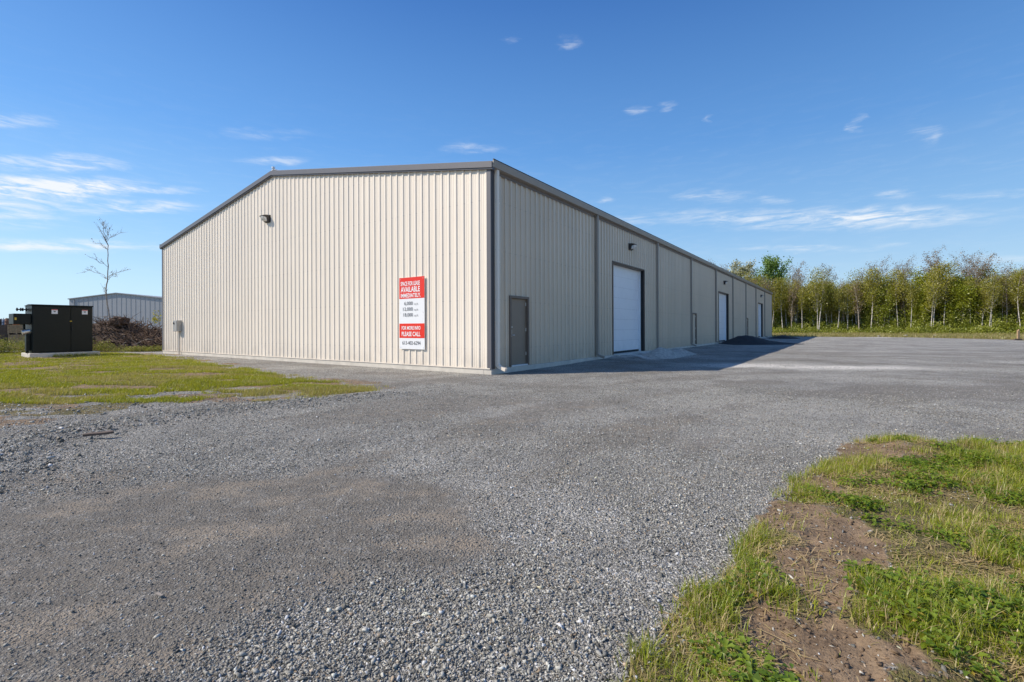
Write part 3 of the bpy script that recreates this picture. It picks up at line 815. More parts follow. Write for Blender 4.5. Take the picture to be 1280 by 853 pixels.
dryc = (rng.random(len(cx)) < .16); tonec = np.clip(rng.normal(.5, .22, len(cx)), 0, 1)
i = np.repeat(np.arange(len(cx)), nb); sp = .018+.02*rng.random(len(i))
bx = cx[i]+rng.normal(size=len(i))*sp; by = cyy[i]+rng.normal(size=len(i))*sp
blades('grass', bx, by, tall[i]*rng.uniform(.5, 1.15, len(i)), rng.uniform(.0028, .0058, len(i)), M['blade'], .75, 3,
       (dryc[i] | (rng.random(len(i)) < .10)).astype(float)*rng.uniform(.6, 1, len(i)), np.clip(tonec[i]+rng.normal(0, .15, len(i)), 0, 1))
# a thin short sward between the tufts
x = rng.uniform(-.6, 9.5, 260000); y = rng.uniform(1.0, 6.6, 260000); z_ = zones(x, y)
k = (z_['verge'] > .05) & (np.abs(x) < 1.2*y+.7) & (rng.random(len(x)) < (.10+.75*sstep(.40, .62, fbm(x*2.6+55, y*2.6, 4)))*(1-.93*sstep(-.5, .15, z_['dirt'])))
x, y = x[k], y[k]
blades('short_grass', x, y, rng.uniform(.018, .065, len(x)), rng.uniform(.0025, .0055, len(x)), M['blade'], .9, 2,
       np.where(rng.random(len(x)) < .24, rng.uniform(.4, 1, len(x)), 0), np.clip(rng.normal(.5, .25, len(x)), 0, 1))
# dead straw lying on the verge
x = rng.uniform(-.6, 9.5, 90000); y = rng.uniform(1.0, 6.4, 90000); z_ = zones(x, y)
k = (z_['verge'] > .02) & (rng.random(len(x)) < np.where(z_['dirt'] > .1, .22, .9)*sstep(.3, .6, fbm(x*2+3, y*2, 3))); x, y = x[k], y[k]
az = rng.uniform(0, 2*np.pi, len(x)); ln = rng.uniform(.03, .13, len(x)); hz = height(x, y)
dx, dy = np.cos(az), np.sin(az); w = rng.uniform(.0012, .003, len(x))
e1 = np.stack([x-dx*ln/2, y-dy*ln/2, hz+rng.uniform(.002, .014, len(x))], 1); e2 = np.stack([x+dx*ln/2, y+dy*ln/2, hz+rng.uniform(.002, .022, len(x))], 1)
o_ = np.stack([-dy*w, dx*w, np.zeros(len(x))], 1)
v = np.stack([e1-o_, e1+o_, e2+o_, e2-o_], 1).reshape(-1, 3); f = np.arange(len(x)*4).reshape(-1, 4)
c = np.stack([rng.random(len(x)), rng.uniform(.75, 1, len(x)), np.zeros(len(x))], 1)
tag(np_mesh('dry_straw', v, f, M['blade'], colors=np.repeat(c, 4, 0)), kind='stuff')
# taller tufts against the concrete slab
n = 1300; a_ = rng.uniform(-.3, 2.7, n); b_ = -.24-np.abs(rng.normal(0, .14, n)); c_, s_ = math.cos(ANG), math.sin(ANG)
k = (fbm(a_*2.2, b_*2, 3) > .5) & (a_ > .5); a_, b_ = a_[k], b_[k]
PADX, PADY = -23.40+c_*a_-s_*b_, 23.35+s_*a_+c_*b_
blades('slab_grass', PADX, PADY, rng.uniform(.05, .24, len(a_)), rng.uniform(.008, .016, len(a_)), M['lawn_blade'], .45, 2, (rng.random(len(a_)) < .2)*.7, rng.random(len(a_)))
# broad-leaved weeds
def weeds(name, X, Y, rad, hgt, nleaf, leaf, mat, dry=.03):
    V = []; C = []
    zz = height(X, Y)
    for a in range(len(X)):
        n = int(nleaf*rng.uniform(.6, 1.4)); rr_ = rad[a]*np.sqrt(rng.random(n)); t = rng.uniform(0, 2*np.pi, n)
        bx = X[a]+rr_*np.cos(t); by = Y[a]+rr_*np.sin(t); bz = zz[a]+hgt[a]*rng.uniform(.15, 1, n)*(1-.5*(rr_/rad[a])**2)
        az = t+rng.normal(0, .7, n); L_ = leaf*rng.uniform(.6, 1.35, n); tilt = rng.uniform(-.35, .55, n)
        d = np.stack([np.cos(az)*np.cos(tilt), np.sin(az)*np.cos(tilt), np.sin(tilt)], 1); s_ = np.stack([-np.sin(az), np.cos(az), rng.normal(0, .25, n)], 1)
        b = np.stack([bx, by, bz], 1); up = np.array([0, 0, 1.])
        p0 = b; p1 = b+d*L_[:, None]*.45+s_*L_[:, None]*.27+up*.12*L_[:, None]; p2 = b+d*L_[:, None]*1.0-up*.15*L_[:, None]; p3 = b+d*L_[:, None]*.45-s_*L_[:, None]*.27+up*.12*L_[:, None]
        pm = b+d*L_[:, None]*.5-up*.02*L_[:, None]
        V.append(np.stack([p0, p1, p2, p3], 1).reshape(-1, 3))
        tn = np.clip(rng.normal(.5, .25)+rng.normal(0, .2, n), 0, 1); dr = (rng.random(n) < dry)*rng.uniform(.5, 1, n)
        C.append(np.repeat(np.stack([tn, dr, 0*tn], 1), 4, 0))
    v = np.concatenate(V); q = np.arange(len(v)).reshape(-1, 4)
    tr = np.concatenate([q[:, [0, 1, 2]], q[:, [0, 2, 3]]])
    return tag(np_mesh(name, v, tr, mat, colors=np.concatenate(C)), kind='stuff')
x = rng.uniform(.3, 8, 9000); y = rng.uniform(1.2, 6, 9000); z_ = zones(x, y)
k = (z_['verge'] > .12) & (z_['dirt'] < -.1) & (rng.random(len(x)) < 1.0*sstep(.47, .60, fbm(x*3.1+80, y*3.1+12, 3))) & (np.abs(x) < 1.2*y+.6)
x, y = x[k], y[k]
weeds('weeds', x, y, rng.uniform(.04, .12, len(x)), rng.uniform(.03, .10, len(x)), 26, .034, M['weed'])
# left lawn: short mown turf, with thin spots
n = 420000
u = rng.random(n); yy = 9.0*(32/9.0)**u; xx = -rng.uniform(.25, 1.16, n)*yy
z_ = zones(xx, yy); mn2 = fbm(xx*.8+9, yy*1.5+4, 4); mn = fbm(xx*1.1+40, yy*1.6, 4)
thin = sstep(.53, .62, mn2); p = np.where(z_['lawn'] > -.1, sstep(-.1, 1.3, z_['lawn']+(mn-.45)*2.6)*(1-.97*thin), 0)+np.where((z_['mixed'] > 0) & (z_['lawn'] < -.1), sstep(.44, .56, mn)*.85, 0)
pd_ = ((xx-CAB[0])**2+(yy-CAB[1])**2) < .0
k = (rng.random(n) < p*.85); xx, yy, z_ = xx[k], yy[k], {q: v[k] for q, v in z_.items()}
sl, tl = loc_building(xx, yy)
cl, cs2 = np.cos(ANG), np.sin(ANG); ax = cl*(xx-CAB[0])+cs2*(yy-CAB[1]); ay = -cs2*(xx-CAB[0])+cl*(yy-CAB[1])
k = ~((ax > -.15) & (ax < 2.6) & (ay > -.25) & (ay < 1.6)); xx, yy = xx[k], yy[k]
cl_ = fbm(xx*2.3, yy*2.3, 3); tv = np.clip(.25+.6*fbm(xx*.7+3, yy*.9, 4)+rng.normal(0, .16, len(xx)), 0, 1)
dr = np.clip((sstep(.48, .64, fbm(xx*.9+21, yy*1.3+7, 4))*.65+.06)*rng.uniform(.2, 1.3, len(xx)), 0, .85)
blades('lawn_grass', xx, yy, np.clip(.045+.08*cl_*rng.random(len(xx))+.03*(rng.random(len(xx)) < .06), .03, .16), (.005+.0005*yy)*rng.uniform(.7, 1.3, len(xx)), M['lawn_blade'], .45, 2, dr, tv)
# ------------------------------------------------------------------ trees
def add_leaves(P, size, tone, aspect=.7, flat=0.):
    n = len(P); v1 = rng.normal(size=(n, 3)); v1[:, 2] *= (1-flat); v1 /= np.linalg.norm(v1, axis=1)[:, None]
    v2 = rng.normal(size=(n, 3)); v2[:, 2] *= (1-flat); v2 -= (v2*v1).sum(1)[:, None]*v1; v2 /= np.linalg.norm(v2, axis=1)[:, None]
    s_ = size[:, None]
    q = np.stack([P-v1*s_, P+v2*s_*aspect, P+v1*s_, P-v2*s_*aspect], 1).reshape(-1, 3)
    return q, np.repeat(np.stack([tone, 0*tone, 0*tone], 1), 4, 0)
def tree_proto(name, H, tr, base, spread, nlimb, nleaf, lsize, leafmat, barkmat, up=.75, shape='oval', wob=.25, stems=1, jit=.34, twigs=4, flat=0.):
    """returns (trunk mesh, crown mesh)"""
    mb = MB(); tips = []; wts = []
    for st in range(stems):
        lean = Vector((rng.normal(0, .05+.06*(stems > 1)), rng.normal(0, .05+.06*(stems > 1)), 0))
        off = Vector((rng.normal(0, .15), rng.normal(0, .15), 0))*(stems > 1)
        n = 9; hh = H*(1 if st == 0 else rng.uniform(.75, .95)); pts = []; ph = rng.uniform(0, 6, 2)
        for i in range(n+1):
            t = i/n; pts.append(off+lean*hh*t+Vector((wob*math.sin(t*4+ph[0])*t, wob*math.sin(t*3.3+ph[1])*t, hh*t)))
        rad = [tr*(1-.93*(i/n)**.9)*(1.25 if i == 0 else 1) for i in range(n+1)]
        mb.tube(pts, rad, 6)
        def at(t):
            k = min(int(t*n), n-1); return pts[k].lerp(pts[k+1], t*n-k)
        for j in range(nlimb):
            t = base+(1-base)*((j+rng.random())/nlimb)**.9*.97
            rel = (t-base)/(1-base)
            if shape == 'oval': ln = spread*(.45+.9*math.sin(math.pi*min(rel*.85+.12, 1)))
            elif shape == 'cone': ln = spread*(1.06-rel)*1.15
            elif shape == 'vase': ln = spread*(.5+.8*rel)*(1.0 if rel < .85 else .75)
            else: ln = spread*(1.1-.75*rel)
            ln *= rng.uniform(.65, 1.25); a = j*2.4+rng.normal(0, .5)
            u = up+rng.normal(0, .15); p = at(t); d = Vector((math.cos(a), math.sin(a), u)).normalized()
            lp = [p]
            for k in range(4):
                d = (d+Vector((rng.normal(0, .16), rng.normal(0, .16), rng.normal(.07, .1)))).normalized(); lp.append(lp[-1]+d*ln/4)
            r0 = tr*(1-.85*t)*.42
            mb.tube(lp, [max(r0*(1-.85*k/4), .006) for k in range(5)], 4, False)
            for q in range(twigs):
                k = rng.integers(1, 4); b = lp[k].lerp(lp[k+1], rng.random()); dd = (d+Vector(rng.normal(0, .55, 3))).normalized(); tl = ln*rng.uniform(.22, .5)
                e = b+dd*tl; mid = b+dd*tl*.5+Vector(rng.normal(0, .04, 3))
                mb.tube([b, mid, e], [max(r0*.3, .005), .0045, .003], 3, False)
                tips += [(b, e)]; wts.append(tl)
            tips += [(lp[2], lp[4])]; wts.append(ln*.5)
    wts = np.array(wts)/sum(wts); tp = np.array([[*a, *b] for a, b in tips])
    k = rng.choice(len(tips), nleaf, p=wts); t = rng.random(nleaf)[:, None]
    P = tp[k, :3]*(1-t)+tp[k, 3:]*t+rng.normal(size=(nleaf, 3))*jit
    ct = rng.uniform(.1, .9, len(tips))
    tone = np.clip(ct[k]*.6+.25*P[:, 2]/H+rng.normal(0, .15, nleaf), 0, 1)
    q, c = add_leaves(P, lsize*rng.uniform(.5, 1.4, nleaf), tone, .7, flat)
    root = empty(name)
    tk = mb.build('trunk', barkmat, root, smooth=True)
    cr = np_mesh('crown', q, np.arange(len(q)).reshape(-1, 4), leafmat, root, c)
    return root
PROTO = {
 'birch': [tree_proto('birch_tree', h, .085, b, s*1.1, 24, int(n*1.6), .08, M['leaf_birch'], M['bark_pale'], .95, 'oval', .3, st)
           for h, b, s, n, st in ((9.8, .44, 1.15, 1900, 1), (9.2, .50, 1.0, 1500, 1), (10.2, .42, 1.2, 2100, 2), (8.8, .36, 1.1, 2000, 1))],
 'bushy': [tree_proto('leafy_tree', h, .10, .12, s, 26, int(n*1.7), .10, M['leaf_green'], M['bark_grey'], .6, 'oval', .3, st, .36)
           for h, s, n, st in ((8.6, 1.75, 3600, 1), (9.4, 1.6, 3100, 2), (7.6, 1.7, 3200, 1))],
 'bare': [tree_proto('budding_tree', h, .12, .30, s, 26, int(n*1.9), .07, M['leaf_red'], M['bark_grey'], .95, 'vase', .35, st, .22, 7)
          for h, s, n, st in ((11.8, 2.1, 1500, 2), (10.6, 1.7, 900, 1), (9.6, 1.3, 500, 1))],
 'conifer': [tree_proto('fir_tree', h, .13, .06, s, 46, 4200, .10, M['leaf_dark'], M['bark_dark'], .05, 'cone', .1, 1, .16, 3, .4)
             for h, s in ((9.8, 1.7), (8.2, 1.5))],
}
pine = tree_proto('pine_tree', 15.4, .24, .45, 2.6, 34, 8000, .15, M['leaf_pine'], M['bark_dark'], .35, 'oval', .3, 1, .42, 5)
poplar = tree_proto('poplar_tree', 15.2, .2, .2, 2.7, 42, 12000, .15, M['leaf_poplar'], M['bark_grey'], .9, 'oval', .3, 1, .45, 5)
gh = lambda x, y: float(height(np.array([x]), np.array([y]))[0])
pine.location = (52.8, 110, gh(52.8, 110)-.1); tag(pine, 'pale tufted pine standing highest above the long roof near its far end', 'pine tree')
poplar.location = (57.0, 105.5, gh(57, 105.5)-.1); tag(poplar, 'tall bright green poplar rising just past the far corner of the warehouse', 'tree')

FRONT = [(34, 97), (48, 90), (63, 83), (72, 70), (77, 58), (80, 46)]
fl = np.cumsum([0]+[math.dist(a, b) for a, b in zip(FRONT[:-1], FRONT[1:])])
def front_pt(s, d):
    k = min(int(np.searchsorted(fl, s, 'right'))-1, len(FRONT)-2); a, b = np.array(FRONT[k]), np.array(FRONT[k+1])
    t = (s-fl[k])/(fl[k+1]-fl[k]); e = (b-a)/np.linalg.norm(b-a); nrm = a+(b-a)*t-np.array([14., 22.]); nrm /= np.linalg.norm(nrm)
    return a+(b-a)*t+nrm*d
ORD = 'first second third fourth fifth sixth seventh eighth ninth tenth eleventh twelfth thirteenth fourteenth fifteenth sixteenth seventeenth eighteenth nineteenth twentieth twenty-first twenty-second twenty-third twenty-fourth twenty-fifth twenty-sixth twenty-seventh twenty-eighth twenty-ninth thirtieth thirty-first thirty-second thirty-third thirty-fourth thirty-fifth thirty-sixth thirty-seventh thirty-eighth thirty-ninth fortieth forty-first forty-second forty-third forty-fourth forty-fifth forty-sixth forty-seventh forty-eighth forty-ninth fiftieth'.split()
rng = np.random.default_rng(23)
spots = []
for row, (d, sp) in enumerate(((0, 1.35), (2.4, 1.5), (5.0, 1.6), (8.5, 1.9), (12, 2.0), (16, 2.2), (21, 2.4), (27, 2.8))):
    s = rng.uniform(0, 1.5)
    while s < fl[-1]:
        p = front_pt(s, d+rng.normal(0, .7)); spots.append((row, s, p)); s += sp*rng.uniform(.7, 1.3)
used = {}
DESC = {'birch': 'pale-trunked birch with sparse leaves', 'bushy': 'low-branched leafy tree', 'bare': 'grey tree in reddish bud', 'conifer': 'dark pointed fir'}
BACK = {'birch': 'slender yellow-green birch inside the wood behind its front trunks', 'bushy': 'leafy green tree inside the wood behind its front trunks', 'bare': 'grey tree in reddish bud inside the wood behind its front trunks', 'conifer': 'dark fir inside the wood behind its front trunks'}
nf_ = 0
for row, s, p in spots:
    ang = p[0]/p[1]; right = ang > .84
    w = {'birch': .60, 'bushy': .14, 'bare': .23, 'conifer': .03} if not right else {'birch': .30, 'bushy': .42, 'bare': .22, 'conifer': .06}
    if row > 2: w = {'birch': .45, 'bushy': .25, 'bare': .2, 'conifer': .10}
    if row == 0: w['conifer'] = 0
    ks = list(w); ww = np.array([w[k] for k in ks]); kind = ks[rng.choice(len(ks), p=ww/ww.sum())]
    vi = int(rng.integers(len(PROTO[kind]))); pr = PROTO[kind][vi]
    if (kind, vi) in used: o = copy_tree(pr)
    else: o = pr; used[(kind, vi)] = 1
    sc = rng.uniform(.76, 1.12)*(1.0-.10*(s > fl[3]))*(1+.04*(row > 3)); wd = sc*rng.uniform(.9, 1.15)
    o.location = (p[0], p[1], gh(p[0], p[1])-.05); o.rotation_euler = (0, 0, rng.uniform(0, 6.28)); o.scale = (wd, wd, sc)
    if row == 0 and .543 < ang < 1.069 and nf_ < len(ORD):
        tag(o, DESC[kind]+', '+ORD[nf_]+' along the wood edge from the warehouse', 'tree', 'trees of the wood behind the yard'); nf_ += 1
    elif row == 0: tag(o, DESC[kind]+' at the wood edge beyond both ends of the view', 'tree', 'trees of the wood behind the yard')
    else: tag(o, BACK[kind], 'tree', 'trees of the wood behind the yard')
for ks in PROTO:
    for vi, pr in enumerate(PROTO[ks]):
        if (ks, vi) not in used:
            for ch in [c for c in bpy.data.objects if c.parent == pr]: bpy.data.objects.remove(ch)
            bpy.data.objects.remove(pr)
# tall crowns that break the skyline
SKY = [('bare', 0, (71.2, 79.5), 1.08, 'tallest budding grey tree, twin crowned, breaking the skyline of the wood'),
       ('bare', 0, (74.8, 79.0), 1.02, 'tall budding tree just beyond the twin crowned one on the skyline'),
       ('bare', 1, (74.5, 75.0), 1.05, 'reddish budding tree leaning over the leafy trees, downhill of the tallest crowns'),
       ('bare', 1, (55.2, 92), 1.16, 'spindly bare-topped tree standing clear above the birches nearest the warehouse'),
       ('conifer', 0, (71.5, 96), 1.08, 'broad brown-green fir top poking over the middle of the birches'),
       ('bare', 2, (66.6, 92), 1.16, 'pointed feathery bare tree poking over the middle of the birches'),
       ('conifer', 1, (73.6, 78.5), 1.15, 'dark fir tucked between the budding crowns')]
for kind, vi, (x, y), sc, lb in SKY:
    src = [o for o in bpy.data.objects if o.get('category') == 'tree' and o.type == 'EMPTY' and o.name.startswith(PROTO[kind][0].name if False else {'bare': 'budding_tree', 'conifer': 'fir_tree'}[kind])]
    if not src: continue
    o = copy_tree(src[vi % len(src)]); o.location = (x, y, gh(x, y)-.05); o.scale = (sc, sc, sc); o.rotation_euler.z = rng.uniform(0, 6)
    tag(o, lb, 'tree', 'tall crowns on the skyline of the wood')

# undergrowth along the wood, tan rough grass in front, a far wood at the left
def leaf_cloud(name, P, size, mat, tone, kind='stuff', dry=None):
    q, c = add_leaves(P, size, tone)
    if dry is not None: c[:, 1] = np.repeat(dry, 4)
    return tag(np_mesh(name, q, np.arange(len(q)).reshape(-1, 4), mat, None, c), kind=kind)
pts = []; tn = []
for k in range(1250):
    s = rng.uniform(0, fl[-1]); d = rng.uniform(-3.2, 12)**1 if rng.random() < .6 else rng.uniform(-2.5, 2)
    c = front_pt(s, d); hh = rng.uniform(.35, 1.3)*(1 if d < 0 else 2.0 if s > fl[2]-4 else 1.9)*(1+.9*(s > fl[2]-2)*(d > -1)); r_ = rng.uniform(.5, 1.3)
    n = int(260*r_*min(hh, 1.6)); u = rng.normal(size=(n, 3)); u /= np.linalg.norm(u, axis=1)[:, None]; u *= rng.random(n)[:, None]**.4
    z0 = gh(*c); pts.append(np.stack([c[0]+u[:, 0]*r_, c[1]+u[:, 1]*r_, z0+np.abs(u[:, 2])*hh], 1)); tn.append(np.clip(rng.uniform(.1, .8)+rng.normal(0, .2, n), 0, 1))
P = np.concatenate(pts); leaf_cloud('undergrowth', P, rng.uniform(.05, .12, len(P)), M['leaf_shrub'], np.concatenate(tn))
n = 60000; s = rng.uniform(0, fl[-1], n); d = -rng.uniform(0, 1, n)**.8*22
FP = np.array([front_pt(a, b) for a, b in zip(s[::1], d[::1])])
z_ = zones(FP[:, 0], FP[:, 1]); k = z_['yard'] < .3; FP = FP[k]
blades('rough_grass', FP[:, 0], FP[:, 1], rng.uniform(.12, .42, len(FP)), rng.uniform(.03, .06, len(FP)), M['leaf_shrub'], .4, 2, rng.uniform(0, 1, len(FP))**.7, rng.random(len(FP)))
n = 34000; s = rng.uniform(0, fl[-1], n); d = rng.uniform(26, 36, n)
FP = np.array([front_pt(a, b) for a, b in zip(s, d)]); hh = 9.0*(.75+.5*fbm(FP[:, 0]*.25, FP[:, 1]*.25, 3))
P = np.stack([FP[:, 0], FP[:, 1], .2+rng.random(n)**.9*hh], 1)
leaf_cloud('deep_wood', P, rng.uniform(.2, .42, n), M['leaf_shrub'], rng.random(n)*.5)
n = 16000; X = rng.uniform(-330, -125, n); Y = 235+rng.normal(0, 6, n)
P = np.stack([X, Y, rng.random(n)**.8*(3.5+4.5*fbm(X*.07, Y*.01, 4))], 1)
leaf_cloud('distant_wood', P, rng.uniform(.5, 1.1, n), M['leaf_dark'], rng.random(n))
# weeds along the back of the lawn and round the brush pile
x = np.concatenate([rng.uniform(-36, -26.5, 150), rng.uniform(-29, -22.5, 44)]); y = np.concatenate([rng.uniform(27.0, 31, 150), rng.uniform(30.2, 31.6, 44)])
cl, cs2 = np.cos(ANG), np.sin(ANG); ax = cl*(x-CAB[0])+cs2*(y-CAB[1]); ay = -cs2*(x-CAB[0])+cl*(y-CAB[1])
k = ~((ax > -.9) & (ax < 2.9) & (ay > -.4) & (ay < 1.9)); x, y = x[k], y[k]
weeds('tall_weeds', x, y, rng.uniform(.25, .55, len(x)), rng.uniform(.5, 1.25, len(x))*np.where(x > -26.5, .45, 1), 150, .09, M['leaf_shrub'], .35)

# ------------------------------------------------------------------ brush pile, stump, bare tree
PX, PY = -26.4, 33.6
def pile_h(u):   # ridge height along the pile, u in -4.5 .. 3
    return float(np.interp(u, [-4.6, -3.6, -2.2, -1.2, .2, 1.4, 2.4, 3.0], [.0, 1.4, 1.85, 1.88, 1.50, 1.25, .9, .1]))
bp = empty('brush_pile', (PX, PY, 0)); tag(bp, 'heap of dark uprooted branches and roots between cabinet and warehouse', 'brush pile')
nu, nv = 70, 34
U = np.linspace(-4.6, 3.0, nu); V_ = np.linspace(-1.7, 1.7, nv); UU, VV = np.meshgrid(U, V_, indexing='ij')
hz = np.array([[pile_h(u) for v in V_] for u in U])*np.clip(1-(VV/1.7)**2, 0, 1)**.8*(.8+.45*fbm(UU*1.6, VV*1.6, 4))
idx = np.arange(nu*nv).reshape(nu, nv); q = np.stack([idx[:-1, :-1], idx[1:, :-1], idx[1:, 1:], idx[:-1, 1:]], -1).reshape(-1, 4)
np_mesh('soil', np.stack([UU.ravel(), VV.ravel(), hz.ravel()-.03], 1), q, M['soil'], bp, smooth=True)
def pile_surf(u, v): return pile_h(u)*max(1-(v/1.7)**2, 0)**.8
for nm, cnt, mt, r0 in (('branches', 900, M['stick'], .03), ('pale_sticks', 46, M['stick_pale'], .035)):
    m = MB()
    for i in range(cnt):
        u = rng.uniform(-4.3, 2.9); v = rng.uniform(-1.6, .9); p = Vector((u, v, pile_surf(u, v)+rng.uniform(-.08, .24)))
        d = Vector((rng.normal(0, 1), rng.normal(0, .6), rng.normal(.02, .42))).normalized(); ln = rng.uniform(.3, 1.3); pts = [p]
        for k in range(4):
            d = (d+Vector(rng.normal(0, .28, 3))).normalized(); pts.append(pts[-1]+d*ln/4)
        r_ = r0*rng.uniform(.3, 1.5); m.tube(pts, [r_, r_*.9, r_*.7, r_*.5, r_*.2], 5, False)
    tag(m.build(nm, mt, bp, smooth=True), kind='stuff')
stp = empty('tree_stump', (-27.15, 33.1, 1.62)); tag(stp, 'dark upturned stump with torn roots on top of the brush pile', 'stump')
bm = bmesh.new(); bmesh.ops.create_icosphere(bm, subdivisions=4, radius=1)
for v in bm.verts:
    p = v.co.copy(); q = Vector((math.copysign(abs(p.x)**.6, p.x)*.52, p.y*.45, math.copysign(abs(p.z)**.6, p.z)*.32))
    v.co = q*(1+.25*(mnoise.noise(p*2.3)+.5*mnoise.noise(p*6)))+Vector((0, 0, .36))
me = bpy.data.meshes.new('root_ball'); bm.to_mesh(me); bm.free(); me.materials.append(M['soil']); o = bpy.data.objects.new('root_ball', me); col.objects.link(o); o.parent = stp
m = MB()
for i in range(34):
    a = rng.uniform(0, 6.28); p = Vector((.45*math.cos(a), .35*math.sin(a), rng.uniform(.3, .65))); d = Vector((math.cos(a), .6*math.sin(a), rng.uniform(-.3, .9))).normalized(); pts = [p*.8]
    for k in range(4): d = (d+Vector(rng.normal(0, .3, 3))).normalized(); pts.append(pts[-1]+d*rng.uniform(.06, .17))
    r_ = rng.uniform(.012, .03); m.tube(pts, [r_, r_*.8, r_*.6, r_*.4, r_*.2], 5, False)
tag(m.build('roots', M['stick'], stp, smooth=True), kind='stuff')
bt = empty('bare_tree', (-27.72, 33.1, 1.95)); tag(bt, 'lone thin bare sapling leaning up from the stump on the brush pile', 'tree')
m = MB(); S = .0551
q_ = lambda a, b, d=0: Vector(((a-137)*S, d, (402-b)*S))
def limb(pts, r0, r1, wig=.03, sides=5):
    n = len(pts); P = []
    for i in range(n-1):
        for t in (0, .5): P.append(pts[i].lerp(pts[i+1], t)+(Vector(rng.normal(0, wig, 3)) if P else Vector()))
    P.append(pts[-1]); m.tube(P, [r0+(r1-r0)*i/(len(P)-1) for i in range(len(P))], sides); return P
limb([q_(137, 402), q_(136, 394), q_(132.5, 380), q_(131.3, 366), q_(132, 355), q_(134.5, 346), q_(134.3, 332), q_(133.6, 318), q_(134.2, 306)], .05, .022, .02, 8)
twl = []
def branch(pts, r0=.02):
    P = limb(pts, r0*.75, .006, .035)
    for i in range(max(2, int(len(P)*2.6))):
        b = P[rng.integers(1, len(P))]; d = (pts[-1]-pts[0]).normalized()+Vector((rng.normal(0, .5), rng.normal(0, .6), rng.normal(.35, .4))); d.normalize(); e = b+d*rng.uniform(.18, .55)
        m.tube([b, b.lerp(e, .5)+Vector(rng.normal(0, .025, 3)), e], [.007, .0055, .004], 4, False); twl.append(e); twl.append(b.lerp(e, .6))
branch([q_(134, 349), q_(126, 343, .2), q_(116, 339.5, .3), q_(106, 337, .45), q_(98, 338, .5)])
branch([q_(134.3, 334), q_(127, 328, -.2), q_(119, 323, -.3)])
branch([q_(134, 315), q_(128, 308, .2), q_(119, 303, .3), q_(110, 302, .4)])
branch([q_(134.6, 349), q_(141, 344, -.3), q_(149, 346, -.4)])
branch([q_(134.2, 345), q_(139, 341, .3), q_(146, 337, .5)], .018)
branch([q_(134.2, 306), q_(130, 297), q_(124, 288, .1), q_(119, 282, .15)], .034)
branch([q_(134.2, 306), q_(132, 296, -.1), q_(130, 285, -.1), q_(128.5, 277, -.1)], .034)
branch([q_(132.4, 299), q_(136, 290, -.2), q_(141, 285, -.3)], .022)
branch([q_(130.5, 289), q_(126, 282, .2), q_(125, 277, .3)], .018)
branch([q_(133, 301), q_(138, 294, .25), q_(144, 289, .4)], .02)
branch([q_(131.5, 372), q_(129, 366, .1), q_(128, 361, .1)], .016)
m.build('trunk', M['bark_grey'], bt, smooth=True)
P = np.array([t[:] for t in twl]); P = np.repeat(P, 3, 0)+rng.normal(0, .05, (len(P)*3, 3)); P = P[rng.random(len(P)) < .10]
q, c = add_leaves(P, rng.uniform(.025, .055, len(P)), rng.random(len(P))); np_mesh('leaves', q, np.arange(len(q)).reshape(-1, 4), M['leaf_red'], bt, c)['kind'] = 'stuff'
sp_ = empty('sapling', (-24.3, 33.2, .75)); tag(sp_, 'small green sapling leafing out against the gable corner of the warehouse', 'sapling')
m = MB(); limb([Vector((0, 0, -.6)), Vector((-.05, 0, .6)), Vector((-.18, 0, 1.2)), Vector((-.3, 0, 1.9))], .02, .008)
limb([Vector((-.1, 0, .9)), Vector((-.4, .1, 1.2)), Vector((-.62, .1, 1.45))], .01, .005); m.build('stem', M['bark_grey'], sp_)
P = np.concatenate([np.array([-.3, 0, 1.5])+rng.normal(size=(70, 3))*[.16, .2, .25], np.array([-.55, .1, 1.35])+rng.normal(size=(40, 3))*.12])
q, c = add_leaves(P, rng.uniform(.04, .08, len(P)), rng.uniform(.5, 1, len(P))); np_mesh('leaves', q, np.arange(len(q)).reshape(-1, 4), M['leaf_birch'], sp_, c)['kind'] = 'stuff'

# ------------------------------------------------------------------ stored crates and drums at the far left
def crate(loc, rz, w, d, h, mat, label, boards=5):
    e = empty('wooden_crate', loc, rz); tag(e, label, 'crate', 'stored crates beyond the lawn')
    m = MB()
    for k in range(boards):
        z0 = .12+k*(h-.12)/boards; z1 = z0+(h-.12)/boards-.025
        m.box(-w/2, w/2, -d/2, -d/2+.03, z0, z1); m.box(-w/2, w/2, d/2-.03, d/2, z0, z1)
        m.box(-w/2, -w/2+.03, -d/2+.031, d/2-.031, z0, z1); m.box(w/2-.03, w/2, -d/2+.031, d/2-.031, z0, z1)
    m.box(-w/2+.04, w/2-.04, -d/2+.04, d/2-.04, .14, h-.08); m.build('boards', mat, e)
    for x in (-w/2-.012, 0, w/2-.088):
        for y in (-d/2-.035, d/2+.003): m = MB(); m.box(x, x+.1, y, y+.032, 0, h+.01); m.build('post', mat, e)
    for x in (-w/2, -.06, w/2-.12): m = MB(); m.box(x, x+.12, -d/2, d/2, .0, .115); m.build('skid', M['wood_dark'], e)
    return e
crate((-51.5, 48.2, 0), .55, 1.5, 1.2, 1.95, M['wood_dark'], 'dark weathered crate at the picture edge beside the weeds')
crate((-50.05, 48.6, 0), .6, 1.25, 1.1, .98, M['wood'], 'pale wooden crate, lower of the stacked pair behind the cabinet')
crate((-50.1, 48.6, 1.0), .5, 1.2, 1.05, .95, M['wood'], 'pale wooden crate, upper of the stacked pair behind the cabinet')
crate((-54.9, 51.6, 0), .3, 1.6, 1.2, 1.7, M['wood_dark'], 'dark crate farther back behind the weathered crate')
crate((-53.2, 51.0, 0), .45, 1.6, 1.3, 1.75, M['wood_dark'], 'dark crate in the shadowed gap between the pale pair and the weathered crate')
M['rust'] = paint('rusty_steel', (.20, .10, .06), .8, var=.5, scale=5)
